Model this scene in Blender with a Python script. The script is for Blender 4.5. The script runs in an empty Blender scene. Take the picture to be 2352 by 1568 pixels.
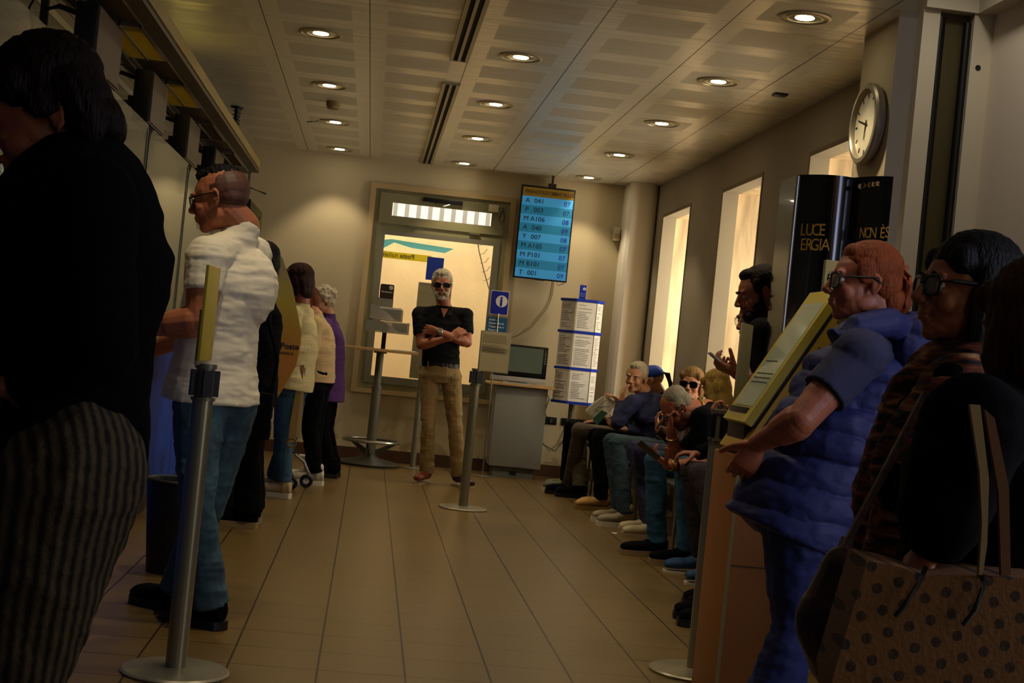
import bpy, bmesh, math, random
import numpy as np
from mathutils import Vector, Matrix
PI = math.pi
random.seed(7)
SC = bpy.context.scene
COL = SC.collection

# ------------------------------------------------------------------ camera, world, light, exposure
CAM_H = 1.15
R_ = Vector((0.99002957, -0.09886021, 0.10033996)); U_ = Vector((-0.100668, 0.00167714, 0.99491866)); F_ = Vector((0.09852615, 0.99509992, 0.00829165))
camd = bpy.data.cameras.new('camera'); cam = bpy.data.objects.new('camera', camd); COL.objects.link(cam)
camd.sensor_width = 36; camd.lens = 50.0; camd.clip_start = .05; camd.clip_end = 200
cam.matrix_world = Matrix(((R_.x, U_.x, -F_.x, 0), (R_.y, U_.y, -F_.y, 0), (R_.z, U_.z, -F_.z, CAM_H), (0, 0, 0, 1)))
SC.camera = cam
SC.view_settings.view_transform = 'Standard'; SC.view_settings.look = 'None'
SC.view_settings.exposure = 0.6; SC.view_settings.gamma = 1.0; SC.view_settings.use_curve_mapping = False
w = bpy.data.worlds.new('sky'); SC.world = w; w.use_nodes = True
bg = w.node_tree.nodes['Background']; bg.inputs[0].default_value = (1, .93, .80, 1); bg.inputs[1].default_value = .75

def light(name, kind, loc, energy, color, target=None, **kw):
    l = bpy.data.lights.new(name, kind); l.energy = energy; l.color = color
    for k, v in kw.items(): setattr(l, k, v)
    o = bpy.data.objects.new(name, l); COL.objects.link(o); o.location = loc
    if target is not None:
        o.rotation_euler = (Vector(target) - Vector(loc)).to_track_quat('-Z', 'Y').to_euler()
    return o
# daylight behind every window opening
for i, yc in enumerate((12.4, 10.17, 7.98)):
    light('window_daylight', 'AREA', (3.36, yc - .28, 1.6), (15, 7, 7)[i], (1, .90, .74), (2.35, yc + 1.05, 1.35), shape='RECTANGLE', size=.45, size_y=1.7)
    light('window_daylight', 'AREA', (3.75, yc, 2.0), 15, (1, .92, .80), (2.0, yc - .2, .9), shape='RECTANGLE', size=1.0, size_y=1.8)
light('back_window_daylight', 'AREA', (.5, 14.35, 3.6), 48, (1, .90, .72), (.55, 15.1, 1.4), shape='RECTANGLE', size=3.0, size_y=.8)
light('entrance_daylight', 'AREA', (3.25, 2.2, 1.9), 20, (.60, .66, 1.0), (1.4, 4.2, 1.1), shape='RECTANGLE', size=.9, size_y=1.8)
light('rear_frame_fill', 'AREA', (1.75, -2.7, 2.1), 5, (1, .93, .86), (1.9, 4.5, 1.9), shape='RECTANGLE', size=1.2, size_y=1.6)  # added fill from behind the camera, brightens the door frame
light('frame_fill_spot', 'SPOT', (1.60, 3.85, 2.84), 11, (1, .90, .76), (1.80, 4.3, 1.2), spot_size=math.radians(100), spot_blend=.6, shadow_soft_size=.08)  # added spot without a fixture, lifts the door frame and reveal

def at(x, y, Y):
    d = F_ * 3267.0 + R_ * (x - 1176) - U_ * (y - 784)
    return Vector((0, 0, CAM_H)) + d * (Y / d.y)
def onz(x, y, Z=0.0):
    d = F_ * 3267.0 + R_ * (x - 1176) - U_ * (y - 784)
    return Vector((0, 0, CAM_H)) + d * ((Z - CAM_H) / d.z)
def onx(x, y, X):
    d = F_ * 3267.0 + R_ * (x - 1176) - U_ * (y - 784)
    return Vector((0, 0, CAM_H)) + d * (X / d.x)

# ------------------------------------------------------------------ materials
def srgb(c):
    if isinstance(c, str):
        c = tuple(int(c[i:i + 2], 16) / 255 for i in (0, 2, 4))
    return tuple(((v / 12.92) if v <= .04045 else ((v + .055) / 1.055) ** 2.4) for v in c) + (1,)
MATS = {}
H_BUMP = []
def mat(name, color, rough=.6, metal=0, var=0.0, vscale=8, bump=0.0, bscale=60, spec=.5, stretch=(1, 1, 1), emit=None, estr=0, trans=0, ior=1.45, coat=0, sheen=0):
    if name in MATS: return MATS[name]
    m = bpy.data.materials.new(name); m.use_nodes = True; nt = m.node_tree; N = nt.nodes; L = nt.links
    b = N['Principled BSDF']; c = srgb(color)
    b.inputs['Base Color'].default_value = c; b.inputs['Roughness'].default_value = rough; b.inputs['Metallic'].default_value = metal
    b.inputs['Specular IOR Level'].default_value = spec; b.inputs['Transmission Weight'].default_value = trans; b.inputs['IOR'].default_value = ior
    b.inputs['Coat Weight'].default_value = coat; b.inputs['Sheen Weight'].default_value = sheen
    if emit is not None:
        b.inputs['Emission Color'].default_value = srgb(emit); b.inputs['Emission Strength'].default_value = estr
    if var or bump:
        tc = N.new('ShaderNodeTexCoord'); mp = N.new('ShaderNodeMapping'); mp.inputs['Scale'].default_value = stretch
        L.new(tc.outputs['Object'], mp.inputs[0])
    if var:
        n = N.new('ShaderNodeTexNoise'); n.inputs['Scale'].default_value = vscale; n.inputs['Detail'].default_value = 5; L.new(mp.outputs[0], n.inputs['Vector'])
        r = N.new('ShaderNodeValToRGB'); r.color_ramp.elements[0].position = .3; r.color_ramp.elements[1].position = .7
        r.color_ramp.elements[0].color = tuple(v * (1 - var) for v in c[:3]) + (1,); r.color_ramp.elements[1].color = tuple(min(1, v * (1 + var)) for v in c[:3]) + (1,)
        L.new(n.outputs['Fac'], r.inputs[0]); L.new(r.outputs[0], b.inputs['Base Color'])
    if bump:
        n2 = N.new('ShaderNodeTexNoise'); n2.inputs['Scale'].default_value = bscale; n2.inputs['Detail'].default_value = 4; L.new(mp.outputs[0], n2.inputs['Vector'])
        bp = N.new('ShaderNodeBump'); bp.inputs['Strength'].default_value = bump; bp.inputs['Distance'].default_value = .01
        L.new(n2.outputs['Fac'], bp.inputs['Height']); L.new(bp.outputs[0], b.inputs['Normal'])
    MATS[name] = m
    return m
def nodes_of(m): return m.node_tree.nodes, m.node_tree.links, m.node_tree.nodes['Principled BSDF']
def mth(N, L, op, a, b=None, c=None):
    n = N.new('ShaderNodeMath'); n.operation = op
    for i, v in enumerate((a, b, c)):
        if v is None: continue
        if isinstance(v, (int, float)): n.inputs[i].default_value = v
        else: L.new(v, n.inputs[i])
    return n.outputs[0]
def mixc(N, L, f, a, b):
    n = N.new('ShaderNodeMix'); n.data_type = 'RGBA'
    L.new(f, n.inputs[0])
    for i, v in ((6, a), (7, b)):
        if isinstance(v, tuple): n.inputs[i].default_value = v
        else: L.new(v, n.inputs[i])
    return n.outputs[2]

# ------------------------------------------------------------------ mesh helpers
ORG = {}
def ortho(d):
    d = Vector(d).normalized(); a = Vector((0, 0, 1)) if abs(d.z) < .9 else Vector((0, 1, 0))
    x = d.cross(a).normalized(); return x, x.cross(d).normalized()
class MB:
    def __init__(s): s.v = []; s.f = []
    def add(s, vs, fs):
        k = len(s.v); s.v += [tuple(p) for p in vs]; s.f += [tuple(i + k for i in f) for f in fs]; return s
    def box(s, c, d, rot=None, bev=0):
        hx, hy, hz = d[0] / 2, d[1] / 2, d[2] / 2
        bm = bmesh.new(); bmesh.ops.create_cube(bm, size=1)
        for v in bm.verts: v.co = Vector((v.co.x * d[0], v.co.y * d[1], v.co.z * d[2]))
        if bev: bmesh.ops.bevel(bm, geom=list(bm.edges), offset=min(bev, min(d) * .45), segments=2, affect='EDGES', profile=.6)
        M = rot if rot is not None else Matrix.Identity(3)
        bm.verts.index_update()
        s.add([Vector(c) + M @ v.co for v in bm.verts], [[v.index for v in f.verts] for f in bm.faces]); bm.free(); return s
    def b2(s, lo, hi, bev=0):
        lo = Vector(lo); hi = Vector(hi); return s.box((lo + hi) / 2, [abs(q) for q in (hi - lo)], None, bev)
    def loft(s, rings, n=16, caps=True):
        vs = []; fs = []
        for c, a, b in rings:
            for i in range(n):
                t = 2 * PI * i / n; vs.append(Vector(c) + Vector(a) * math.cos(t) + Vector(b) * math.sin(t))
        for k in range(len(rings) - 1):
            for i in range(n):
                j = (i + 1) % n; fs.append((k * n + i, k * n + j, (k + 1) * n + j, (k + 1) * n + i))
        if caps:
            fs.append(tuple(range(n - 1, -1, -1))); m = (len(rings) - 1) * n; fs.append(tuple(range(m, m + n)))
        return s.add(vs, fs)
    def cyl(s, a, b, r, r2=None, n=20):
        a = Vector(a); b = Vector(b); x, y = ortho(b - a); r2 = r if r2 is None else r2
        return s.loft([(a, x * r, y * r), (b, x * r2, y * r2)], n)
    def cap(s, a, b, ra, rb=None, n=14, fa=False, fb=False, sx=1, sy=1, xa=None):
        a = Vector(a); b = Vector(b); rb = ra if rb is None else rb
        d = (b - a); L = d.length
        if L < 1e-6: return s
        d.normalize()
        if xa is None: x, y = ortho(d)
        else: y = d.cross(Vector(xa)).normalized(); x = y.cross(d).normalized()
        R = []
        if not fa:
            for t in (80, 60, 40, 20): R.append((a - d * ra * math.sin(math.radians(t)), x * ra * sx * math.cos(math.radians(t)), y * ra * sy * math.cos(math.radians(t))))
        R.append((a, x * ra * sx, y * ra * sy)); R.append((b, x * rb * sx, y * rb * sy))
        if not fb:
            for t in (20, 40, 60, 80): R.append((b + d * rb * math.sin(math.radians(t)), x * rb * sx * math.cos(math.radians(t)), y * rb * sy * math.cos(math.radians(t))))
        return s.loft(R, n)
    def tube(s, pts, r, n=8, sx=1):
        pts = [Vector(p) for p in pts]; R = []; x = None
        for i, p in enumerate(pts):
            d = (pts[min(i + 1, len(pts) - 1)] - pts[max(i - 1, 0)]).normalized()
            if x is None: x, y = ortho(d)
            else: y = d.cross(x).normalized(); x = y.cross(d).normalized()
            rr = r[i] if isinstance(r, (list, tuple)) else r
            R.append((p, x * rr * sx, y * rr))
        return s.loft(R, n)
    def ell(s, c, r, X=(1, 0, 0), Y=(0, 1, 0), Z=(0, 0, 1), n=16):
        c = Vector(c); X = Vector(X); Y = Vector(Y); Z = Vector(Z); R = []
        for k in range(1, n // 2 + 3):
            t = -PI / 2 + PI * k / (n // 2 + 3)
            R.append((c + Z * r[2] * math.sin(t), X * r[0] * math.cos(t), Y * r[1] * math.cos(t)))
        return s.loft(R, n)
    def lathe(s, c, prof, n=28, ax=(0, 0, 1), caps=True):
        ax = Vector(ax).normalized(); x, y = ortho(ax); c = Vector(c)
        return s.loft([(c + ax * h, x * r, y * r) for r, h in prof], n, caps)
    def prism(s, poly, ext):
        poly = [Vector(p) for p in poly]; n = len(poly); e = Vector(ext)
        return s.add(poly + [p + e for p in poly], [tuple(range(n))[::-1], tuple(range(n, 2 * n))] + [(i, (i + 1) % n, n + (i + 1) % n, n + i) for i in range(n)])
    def frame(s, x0, x1, z0, z1, wx, wb, wt, y0, y1):
        s.b2((x0, y0, z0), (x1, y1, z0 + wb)).b2((x0, y0, z1 - wt), (x1, y1, z1))
        return s.b2((x0, y0, z0 + wb), (x0 + wx, y1, z1 - wt)).b2((x1 - wx, y0, z0 + wb), (x1, y1, z1 - wt))
    def torus(s, c, R, r, ax=(0, 0, 1), n=36, m=8, X=None, ry=None, a0=0, a1=2 * PI):
        ax = Vector(ax).normalized()
        if X is None: x, y = ortho(ax)
        else: x = Vector(X).normalized(); y = ax.cross(x)
        c = Vector(c); ry = R if ry is None else ry
        pts = [c + x * R * math.cos(a0 + (a1 - a0) * i / n) + y * ry * math.sin(a0 + (a1 - a0) * i / n) for i in range(n + 1)]
        return s.tube(pts, r, m)
def link(name, me, m, parent=None, smooth=None):
    o = bpy.data.objects.new(name, me); COL.objects.link(o)
    if m is not None: me.materials.append(m)
    if parent is not None:
        o.parent = parent; org = ORG[parent]
        me.transform(Matrix.Translation(-org)); ORG[o] = org
    return o
def obj(name, mb, m, parent=None, smooth=35, **tags):
    me = bpy.data.meshes.new(name); me.from_pydata(mb.v, [], mb.f); me.update()
    bm = bmesh.new(); bm.from_mesh(me); bmesh.ops.recalc_face_normals(bm, faces=bm.faces); bm.to_mesh(me); bm.free()
    if parent is None:
        co = np.array(mb.v); lo = co.min(0); hi = co.max(0); org = Vector(((lo[0] + hi[0]) / 2, (lo[1] + hi[1]) / 2, lo[2]))
        me.transform(Matrix.Translation(-org))
    o = link(name, me, m, parent)
    if parent is None: o.location = org; ORG[o] = org
    if smooth:
        me.polygons.foreach_set('use_smooth', [True] * len(me.polygons))
        try: me.set_sharp_from_angle(angle=math.radians(smooth))
        except Exception: pass
    for k, v in tags.items(): o[k] = v
    return o
def thing(name, label, cat, loc, group=None):
    o = bpy.data.objects.new(name, None); COL.objects.link(o); o.location = Vector(loc); ORG[o] = Vector(loc)
    o.empty_display_size = .1
    o['label'] = label; o['category'] = cat
    if group: o['group'] = group
    return o
def dup(root, loc, label=None):
    r = root.copy(); COL.objects.link(r); r.location = Vector(loc)
    if label: r['label'] = label
    for ch in list(root.children):
        c = ch.copy(); COL.objects.link(c); c.parent = r
        for g in list(ch.children):
            d = g.copy(); COL.objects.link(d); d.parent = c
    return r
def text(name, s, c, size, m, parent, X=(1, 0, 0), Z=(0, 0, 1), ext=.0008, align='LEFT', sx=1.0, bold=0.0, **tags):
    cu = bpy.data.curves.new('t', 'FONT'); cu.body = s; cu.size = size; cu.extrude = ext; cu.align_x = align; cu.offset = bold; cu.resolution_u = 3
    t = bpy.data.objects.new('t', cu); COL.objects.link(t)
    dg = bpy.context.evaluated_depsgraph_get(); me = bpy.data.meshes.new_from_object(t.evaluated_get(dg))
    bpy.data.objects.remove(t); bpy.data.curves.remove(cu)
    X = Vector(X).normalized(); Z = Vector(Z).normalized(); Nn = X.cross(Z)
    M = Matrix(((X.x * sx, Z.x, Nn.x, c[0]), (X.y * sx, Z.y, Nn.y, c[1]), (X.z * sx, Z.z, Nn.z, c[2]), (0, 0, 0, 1)))
    me.transform(M); me.name = name; me.materials.clear()
    o = link(name, me, m, parent)
    for k, v in tags.items(): o[k] = v
    return o

# vectorised value noise for cloth folds and hair
def _h(i, j, k):
    n = (i * 374761393 + j * 668265263 + k * 2147483647 + 1274126177) & 0xffffffff
    n = ((n ^ (n >> 13)) * 1274126177) & 0xffffffff
    return ((n ^ (n >> 16)) & 0xffff) / 65535.0
def vnoise(P):
    I = np.floor(P).astype(np.int64); f = P - I; f = f * f * (3 - 2 * f); r = 0
    for a in (0, 1):
        for b in (0, 1):
            for c in (0, 1):
                wgt = (f[:, 0] if a else 1 - f[:, 0]) * (f[:, 1] if b else 1 - f[:, 1]) * (f[:, 2] if c else 1 - f[:, 2])
                r = r + wgt * _h(I[:, 0] + a, I[:, 1] + b, I[:, 2] + c)
    return r * 2 - 1
def folds(amp, fr=(9, 9, 22), seed=0):
    def f(P, N):
        a = vnoise(P * np.array(fr) + seed); b = vnoise(P * np.array(fr) * 2.1 + seed + 9)
        return amp * ((1 - np.abs(a) * 2) * .7 + .35 * b)
    return f
def blob(name, mb, m, parent, voxel=.006, smooth=3, disp=None, cut=None, **tags):
    me = bpy.data.meshes.new('tmp'); me.from_pydata(mb.v, [], mb.f)
    bm = bmesh.new(); bm.from_mesh(me); bmesh.ops.recalc_face_normals(bm, faces=bm.faces); bm.to_mesh(me); bm.free()
    t = bpy.data.objects.new('tmp', me); COL.objects.link(t)
    md = t.modifiers.new('r', 'REMESH'); md.mode = 'VOXEL'; md.voxel_size = voxel
    sm = t.modifiers.new('s', 'SMOOTH'); sm.factor = .5; sm.iterations = smooth
    dg = bpy.context.evaluated_depsgraph_get(); out = bpy.data.meshes.new_from_object(t.evaluated_get(dg))
    bpy.data.objects.remove(t); bpy.data.meshes.remove(me)
    if disp is not None:
        n = len(out.vertices); co = np.empty(n * 3, np.float32); out.vertices.foreach_get('co', co); co = co.reshape(-1, 3)
        no = np.empty(n * 3, np.float32); out.vertex_normals.foreach_get('vector', no); no = no.reshape(-1, 3)
        for dd in (disp if isinstance(disp, (list, tuple)) else [disp]): co = co + no * dd(co.astype(np.float64), no)[:, None].astype(np.float32)
        out.vertices.foreach_set('co', co.ravel().astype(np.float32)); out.update()
    out.polygons.foreach_set('use_smooth', [True] * len(out.polygons)); out.name = name; out.materials.clear()
    o = link(name, out, m, parent)
    for k, v in tags.items(): o[k] = v
    return o
# ------------------------------------------------------------------ setting
X_R = 2.57; Y_B = 13.6; Z_C = 2.87; X_L = -4.4
def struct(name, mb, m, smooth=30): return obj(name, mb, m, None, smooth, kind='structure')
m_wall = mat('plaster', 'bfb08c', .85, var=.05, vscale=2.2, bump=.08, bscale=90)
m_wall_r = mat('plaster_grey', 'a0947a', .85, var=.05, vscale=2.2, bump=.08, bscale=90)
# floor material
m_floor = mat('floor_tile', '84673c', .36, spec=.5); N, L, B = nodes_of(m_floor)
g = N.new('ShaderNodeNewGeometry'); sx = N.new('ShaderNodeSeparateXYZ'); L.new(g.outputs['Position'], sx.inputs[0])
def grid(axis, off, pitch, wid):
    u = mth(N, L, 'DIVIDE', mth(N, L, 'SUBTRACT', sx.outputs[axis], off), pitch)
    fr = mth(N, L, 'FRACT', u); a = mth(N, L, 'ABSOLUTE', mth(N, L, 'SUBTRACT', fr, .5))
    return u, mth(N, L, 'GREATER_THAN', a, .5 - wid / pitch / 2)
ux, gx = grid('X', -.37, .3025, .008); uy, gy = grid('Y', 4.932, .2872, .008)
gr = mth(N, L, 'MAXIMUM', gx, mth(N, L, 'MULTIPLY', gy, .8))
cv = N.new('ShaderNodeCombineXYZ'); L.new(mth(N, L, 'FLOOR', ux), cv.inputs[0]); L.new(mth(N, L, 'FLOOR', uy), cv.inputs[1])
wn = N.new('ShaderNodeTexWhiteNoise'); L.new(cv.outputs[0], wn.inputs[0])
nz = N.new('ShaderNodeTexNoise'); nz.inputs['Scale'].default_value = 70; nz.inputs['Detail'].default_value = 6; L.new(g.outputs['Position'], nz.inputs['Vector'])
v = mth(N, L, 'ADD', mth(N, L, 'MULTIPLY', wn.outputs[0], .10), mth(N, L, 'MULTIPLY', nz.outputs[0], .5))
cc = srgb('745c30'); dk = tuple(q * .62 for q in cc[:3]) + (1,)
col = mixc(N, L, v, dk, cc)
L.new(mixc(N, L, gr, col, srgb('2c1c0c')), B.inputs['Base Color'])
L.new(mth(N, L, 'ADD', mth(N, L, 'MULTIPLY', nz.outputs[0], .12), .27), B.inputs['Roughness'])
bp = N.new('ShaderNodeBump'); bp.inputs['Strength'].default_value = .5; bp.inputs['Distance'].default_value = .002; bp.invert = True; L.new(gr, bp.inputs['Height']); L.new(bp.outputs[0], B.inputs['Normal'])
struct('floor', MB().b2((X_L - .2, -3.2, -.2), (X_R + .9, Y_B + .3, 0)), m_floor)
# ceiling material: metal panels with one perforated field each
m_ceil = mat('ceiling_panel', 'b3a988', .40, metal=.35, spec=.6); N, L, B = nodes_of(m_ceil)
g = N.new('ShaderNodeNewGeometry'); sx = N.new('ShaderNodeSeparateXYZ'); L.new(g.outputs['Position'], sx.inputs[0])
ux, gx = grid('X', -.766, .5875, .007); uy, gy = grid('Y', 7.38, .566, .0045)
gr = mth(N, L, 'MAXIMUM', gx, mth(N, L, 'MULTIPLY', gy, .6))
fx = mth(N, L, 'ABSOLUTE', mth(N, L, 'SUBTRACT', mth(N, L, 'FRACT', ux), .5)); fy = mth(N, L, 'ABSOLUTE', mth(N, L, 'SUBTRACT', mth(N, L, 'FRACT', uy), .5))
field = mth(N, L, 'MULTIPLY', mth(N, L, 'LESS_THAN', fx, .335), mth(N, L, 'LESS_THAN', fy, .33))
hx = mth(N, L, 'SINE', mth(N, L, 'MULTIPLY', sx.outputs['X'], 2 * PI / .011)); hy = mth(N, L, 'SINE', mth(N, L, 'MULTIPLY', sx.outputs['Y'], 2 * PI / .011))
hole = mth(N, L, 'GREATER_THAN', mth(N, L, 'MULTIPLY', hx, hy), .30)
perf = mth(N, L, 'MULTIPLY', field, mth(N, L, 'ADD', mth(N, L, 'MULTIPLY', hole, .42), .06))
c0 = mixc(N, L, perf, srgb('dcd6be'), srgb('544c38'))
L.new(mixc(N, L, gr, c0, srgb('2e2716')), B.inputs['Base Color'])
L.new(mth(N, L, 'ADD', mth(N, L, 'MULTIPLY', field, .16), .30), B.inputs['Roughness'])
L.new(mth(N, L, 'MULTIPLY', mth(N, L, 'SUBTRACT', 1.0, perf), .28), B.inputs['Metallic'])
nz = N.new('ShaderNodeTexNoise'); nz.inputs['Scale'].default_value = 1.0
mp = N.new('ShaderNodeMapping'); mp.inputs['Scale'].default_value = (1.1, 9, 1); L.new(g.outputs['Position'], mp.inputs[0]); L.new(mp.outputs[0], nz.inputs['Vector'])
bp = N.new('ShaderNodeBump'); bp.inputs['Strength'].default_value = .35; bp.inputs['Distance'].default_value = .02; L.new(nz.outputs[0], bp.inputs['Height'])
b2 = N.new('ShaderNodeBump'); b2.inputs['Strength'].default_value = .6; b2.inputs['Distance'].default_value = .003; b2.invert = True; L.new(gr, b2.inputs['Height']); L.new(bp.outputs[0], b2.inputs['Normal'])
L.new(b2.outputs[0], B.inputs['Normal'])
struct('ceiling', MB().b2((X_L - .2, -3.2, Z_C), (X_R + .35, Y_B + .3, Z_C + .2)), m_ceil)
# back wall with the door-height window opening
wx0, wx1, wz0, wz1 = -.09, 1.20, .68, 2.585
mb = MB().b2((X_L, Y_B, 0), (wx0, Y_B + .25, Z_C)).b2((wx1, Y_B, 0), (X_R, Y_B + .25, Z_C)).b2((wx0, Y_B, 0), (wx1, Y_B + .25, wz0)).b2((wx0, Y_B, wz1), (wx1, Y_B + .25, Z_C))
m_wallb = mat('plaster_back', 'bfb08c', .85, bump=.08, bscale=90); N, L, B = nodes_of(m_wallb)
g = N.new('ShaderNodeNewGeometry'); sx = N.new('ShaderNodeSeparateXYZ'); L.new(g.outputs['Position'], sx.inputs[0])
nz = N.new('ShaderNodeTexNoise'); nz.inputs['Scale'].default_value = 5; nz.inputs['Detail'].default_value = 8; L.new(g.outputs['Position'], nz.inputs['Vector'])
lo = mth(N, L, 'SUBTRACT', 1.0, mth(N, L, 'MULTIPLY', sx.outputs['Z'], 1.9)); lo.node.use_clamp = True
st = mth(N, L, 'MULTIPLY', lo, mth(N, L, 'GREATER_THAN', nz.outputs[0], .56)); st = mth(N, L, 'MULTIPLY', st, .55)
L.new(mixc(N, L, st, srgb('bfb08c'), srgb('6a5530')), B.inputs['Base Color'])
struct('wall_back', mb, m_wallb)
# right wall with three deep travertine window recesses
WIN = [(11.84, 12.95), (9.62, 10.71), (7.43, 8.53)]; WZ = (.62, 2.54)
mb = MB(); edges = [6.3] + [e for a, b in reversed(WIN) for e in (a, b)] + [Y_B + .25]
for i in range(0, len(edges), 2): mb.b2((X_R, edges[i], 0), (X_R + .12, edges[i + 1], Z_C))
for a, b in WIN: mb.b2((X_R, a, 0), (X_R + .12, b, WZ[0])).b2((X_R, a, WZ[1]), (X_R + .12, b, Z_C))
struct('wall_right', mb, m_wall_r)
m_trav = mat('travertine', 'd9bf92', .6, var=.30, vscale=4, bump=.15, bscale=30, stretch=(3, 3, .5))
m_wframe = mat('aluminium_frame', '6f6a4c', .4, metal=.3)
m_glass = mat('clear_glass', 'ffffff', .02, trans=1, ior=1.02, spec=.25)
for i, (a, b) in enumerate(WIN):
    mb = MB().b2((X_R + .12, b, WZ[0]), (3.55, b + .1, WZ[1] + .1)).b2((X_R + .12, a - .1, WZ[0]), (3.55, a, WZ[1] + .1)).b2((X_R + .12, a, WZ[1]), (3.55, b, WZ[1] + .1)).b2((X_R + .12, a - .1, WZ[0] - .1), (3.55, b + .1, WZ[0]))
    struct('wall_recess', mb, m_trav)
    mb = MB(); x = 3.42
    mb.b2((x, a, WZ[0]), (x + .05, b, WZ[0] + .06)).b2((x, a, WZ[1] - .06), (x + .05, b, WZ[1])).b2((x, a, WZ[0] + .06), (x + .05, a + .06, WZ[1] - .06)).b2((x, b - .06, WZ[0] + .06), (x + .05, b, WZ[1] - .06))
    f = struct('window_%d' % (i + 2), mb, m_wframe)
    obj('pane', MB().b2((x + .02, a + .06, WZ[0] + .06), (x + .026, b - .06, WZ[1] - .06)), m_glass, f)
    mb = MB(); e = .03; x = X_R - .004
    mb.b2((x, a - e, WZ[1]), (X_R, b + e, WZ[1] + e)).b2((x, b, WZ[0]), (X_R, b + e, WZ[1])).b2((x, a - e, WZ[0]), (X_R, a, WZ[1]))
    struct('trim_%d' % (i + 1), mb, mat('window_edge', '7c6a48', .7))
# projecting corner column
c0, c1 = 2.29, X_R; yf = 13.24
poly = [(c0, Y_B, 0), (c0, yf + .03, 0), (c0 + .03, yf, 0)] + [(c1 - .10 + .10 * math.sin(t), yf + .10 - .10 * math.cos(t), 0) for t in [i * PI / 16 for i in range(9)]] + [(c1, Y_B, 0)]
struct('wall_corner_column', MB().prism(poly, (0, 0, Z_C)), mat('column_white', 'eee6d2', .7, bump=.05, bscale=90))
# near pillar that carries the clock
struct('wall_pillar', MB().b2((2.26, 6.34, 0), (2.62, 6.80, Z_C)), m_wall)
struct('trim_4', MB().b2((2.40, 6.315, 0), (2.92, 6.338, Z_C)), mat('brown_panel', '4a3018', .6, var=.1))
# remaining shell
struct('wall_left', MB().b2((X_L - .2, -3.2, 0), (X_L, Y_B + .25, Z_C)), m_wall)
struct('wall_front', MB().b2((X_L - .2, -3.4, 0), (4.4, -3.2, Z_C)), mat('front_dark', '3a3020', .9))
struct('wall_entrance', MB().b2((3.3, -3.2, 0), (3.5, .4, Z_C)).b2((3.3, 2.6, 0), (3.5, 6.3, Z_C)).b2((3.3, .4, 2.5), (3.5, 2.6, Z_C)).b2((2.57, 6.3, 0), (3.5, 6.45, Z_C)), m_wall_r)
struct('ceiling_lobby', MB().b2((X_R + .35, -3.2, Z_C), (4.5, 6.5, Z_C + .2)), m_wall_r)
# baseboards
m_base = mat('brown_skirting', '4b3018', .5, var=.15)
struct('baseboard_back', MB().b2((X_L, Y_B - .015, 0), (2.29, Y_B, .115)), m_base)
struct('baseboard_right', MB().b2((X_R - .015, 6.8, 0), (X_R, 13.24, .115)), m_base)
# ---- back window
m_olive = mat('olive_aluminium', '8c8660', .45, metal=.2, bump=.03); m_bev = mat('window_surround', 'b39a6c', .6)
y = Y_B + .0
mb = MB().frame(wx0, wx1, wz0, wz1, .09, .09, .04, y, y + .07).b2((wx0 + .09, y, 2.19), (wx1 - .09, y + .07, 2.27))
win = struct('window_1', mb, m_olive)
mb = MB(); zA, zB = 2.27, wz1 - .04; xa, xb = wx0 + .09, wx1 - .09
mb.frame(xa - .04, xb + .04, zA - .01, zB + .01, .12, .08, .09, y - .018, y - .0)
obj('window_sash', mb, m_olive, win)
mb = MB().frame(xa - .03, xb + .03, wz0 + .06, 2.20, .065, .07, .045, y - .012, y - .0)
obj('window_casement', mb, mat('grey_aluminium', '84806a', .4, metal=.4), win)
obj('pane', MB().b2((xa + .035, y + .03, wz0 + .13), (xb - .035, y + .036, 2.155)), m_glass, win)
obj('pane', MB().b2((xa + .09, y + .03, zA + .07), (xb - .09, y + .036, zB - .085)), m_glass, win)
for x0 in (wx0 + .32, wx0 + .92): obj('window_hinge', MB().b2((x0, y - .03, 2.245), (x0 + .1, y - .018, 2.262)), m_wframe, win)
mb = MB(); e = .05
mb.frame(wx0 - e, wx1 + e, wz0 - .04, wz1 + e, e, .04, e, Y_B - .035, Y_B - .001)
struct('trim_5', mb, m_bev)
m_black = mat('black_plastic', '0c0c0c', .4)
t = thing('door_closer', 'black closer arm on the top rail of the back window', 'closer', (.55, y - .03, 2.50))
obj('closer_body', MB().b2((.36, y - .06, 2.505), (.74, y - .021, 2.545), .006), m_black, t); obj('closer_arm', MB().tube([(.50, y - .05, 2.50), (.56, y - .065, 2.475), (.62, y - .05, 2.50)], .006), mat('steel', 'a8a69a', .3, metal=.9), t)
t = thing('junction_box', 'small white junction box in the top right corner of the back window', 'box', (1.04, y - .03, 2.47))
obj('box_body', MB().b2((.99, y - .06, 2.475), (1.085, y - .022, 2.545), .004), mat('cream_plastic', 'c9bd9a', .5), t)
obj('loose_cable', MB().tube([(1.08, y - .04, 2.51), (1.13, y - .05, 2.53), (1.15, y - .05, 2.42), (1.12, y - .05, 2.36), (1.10, y - .05, 2.42), (1.13, y - .05, 2.50)], .004), m_black, t)
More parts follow.
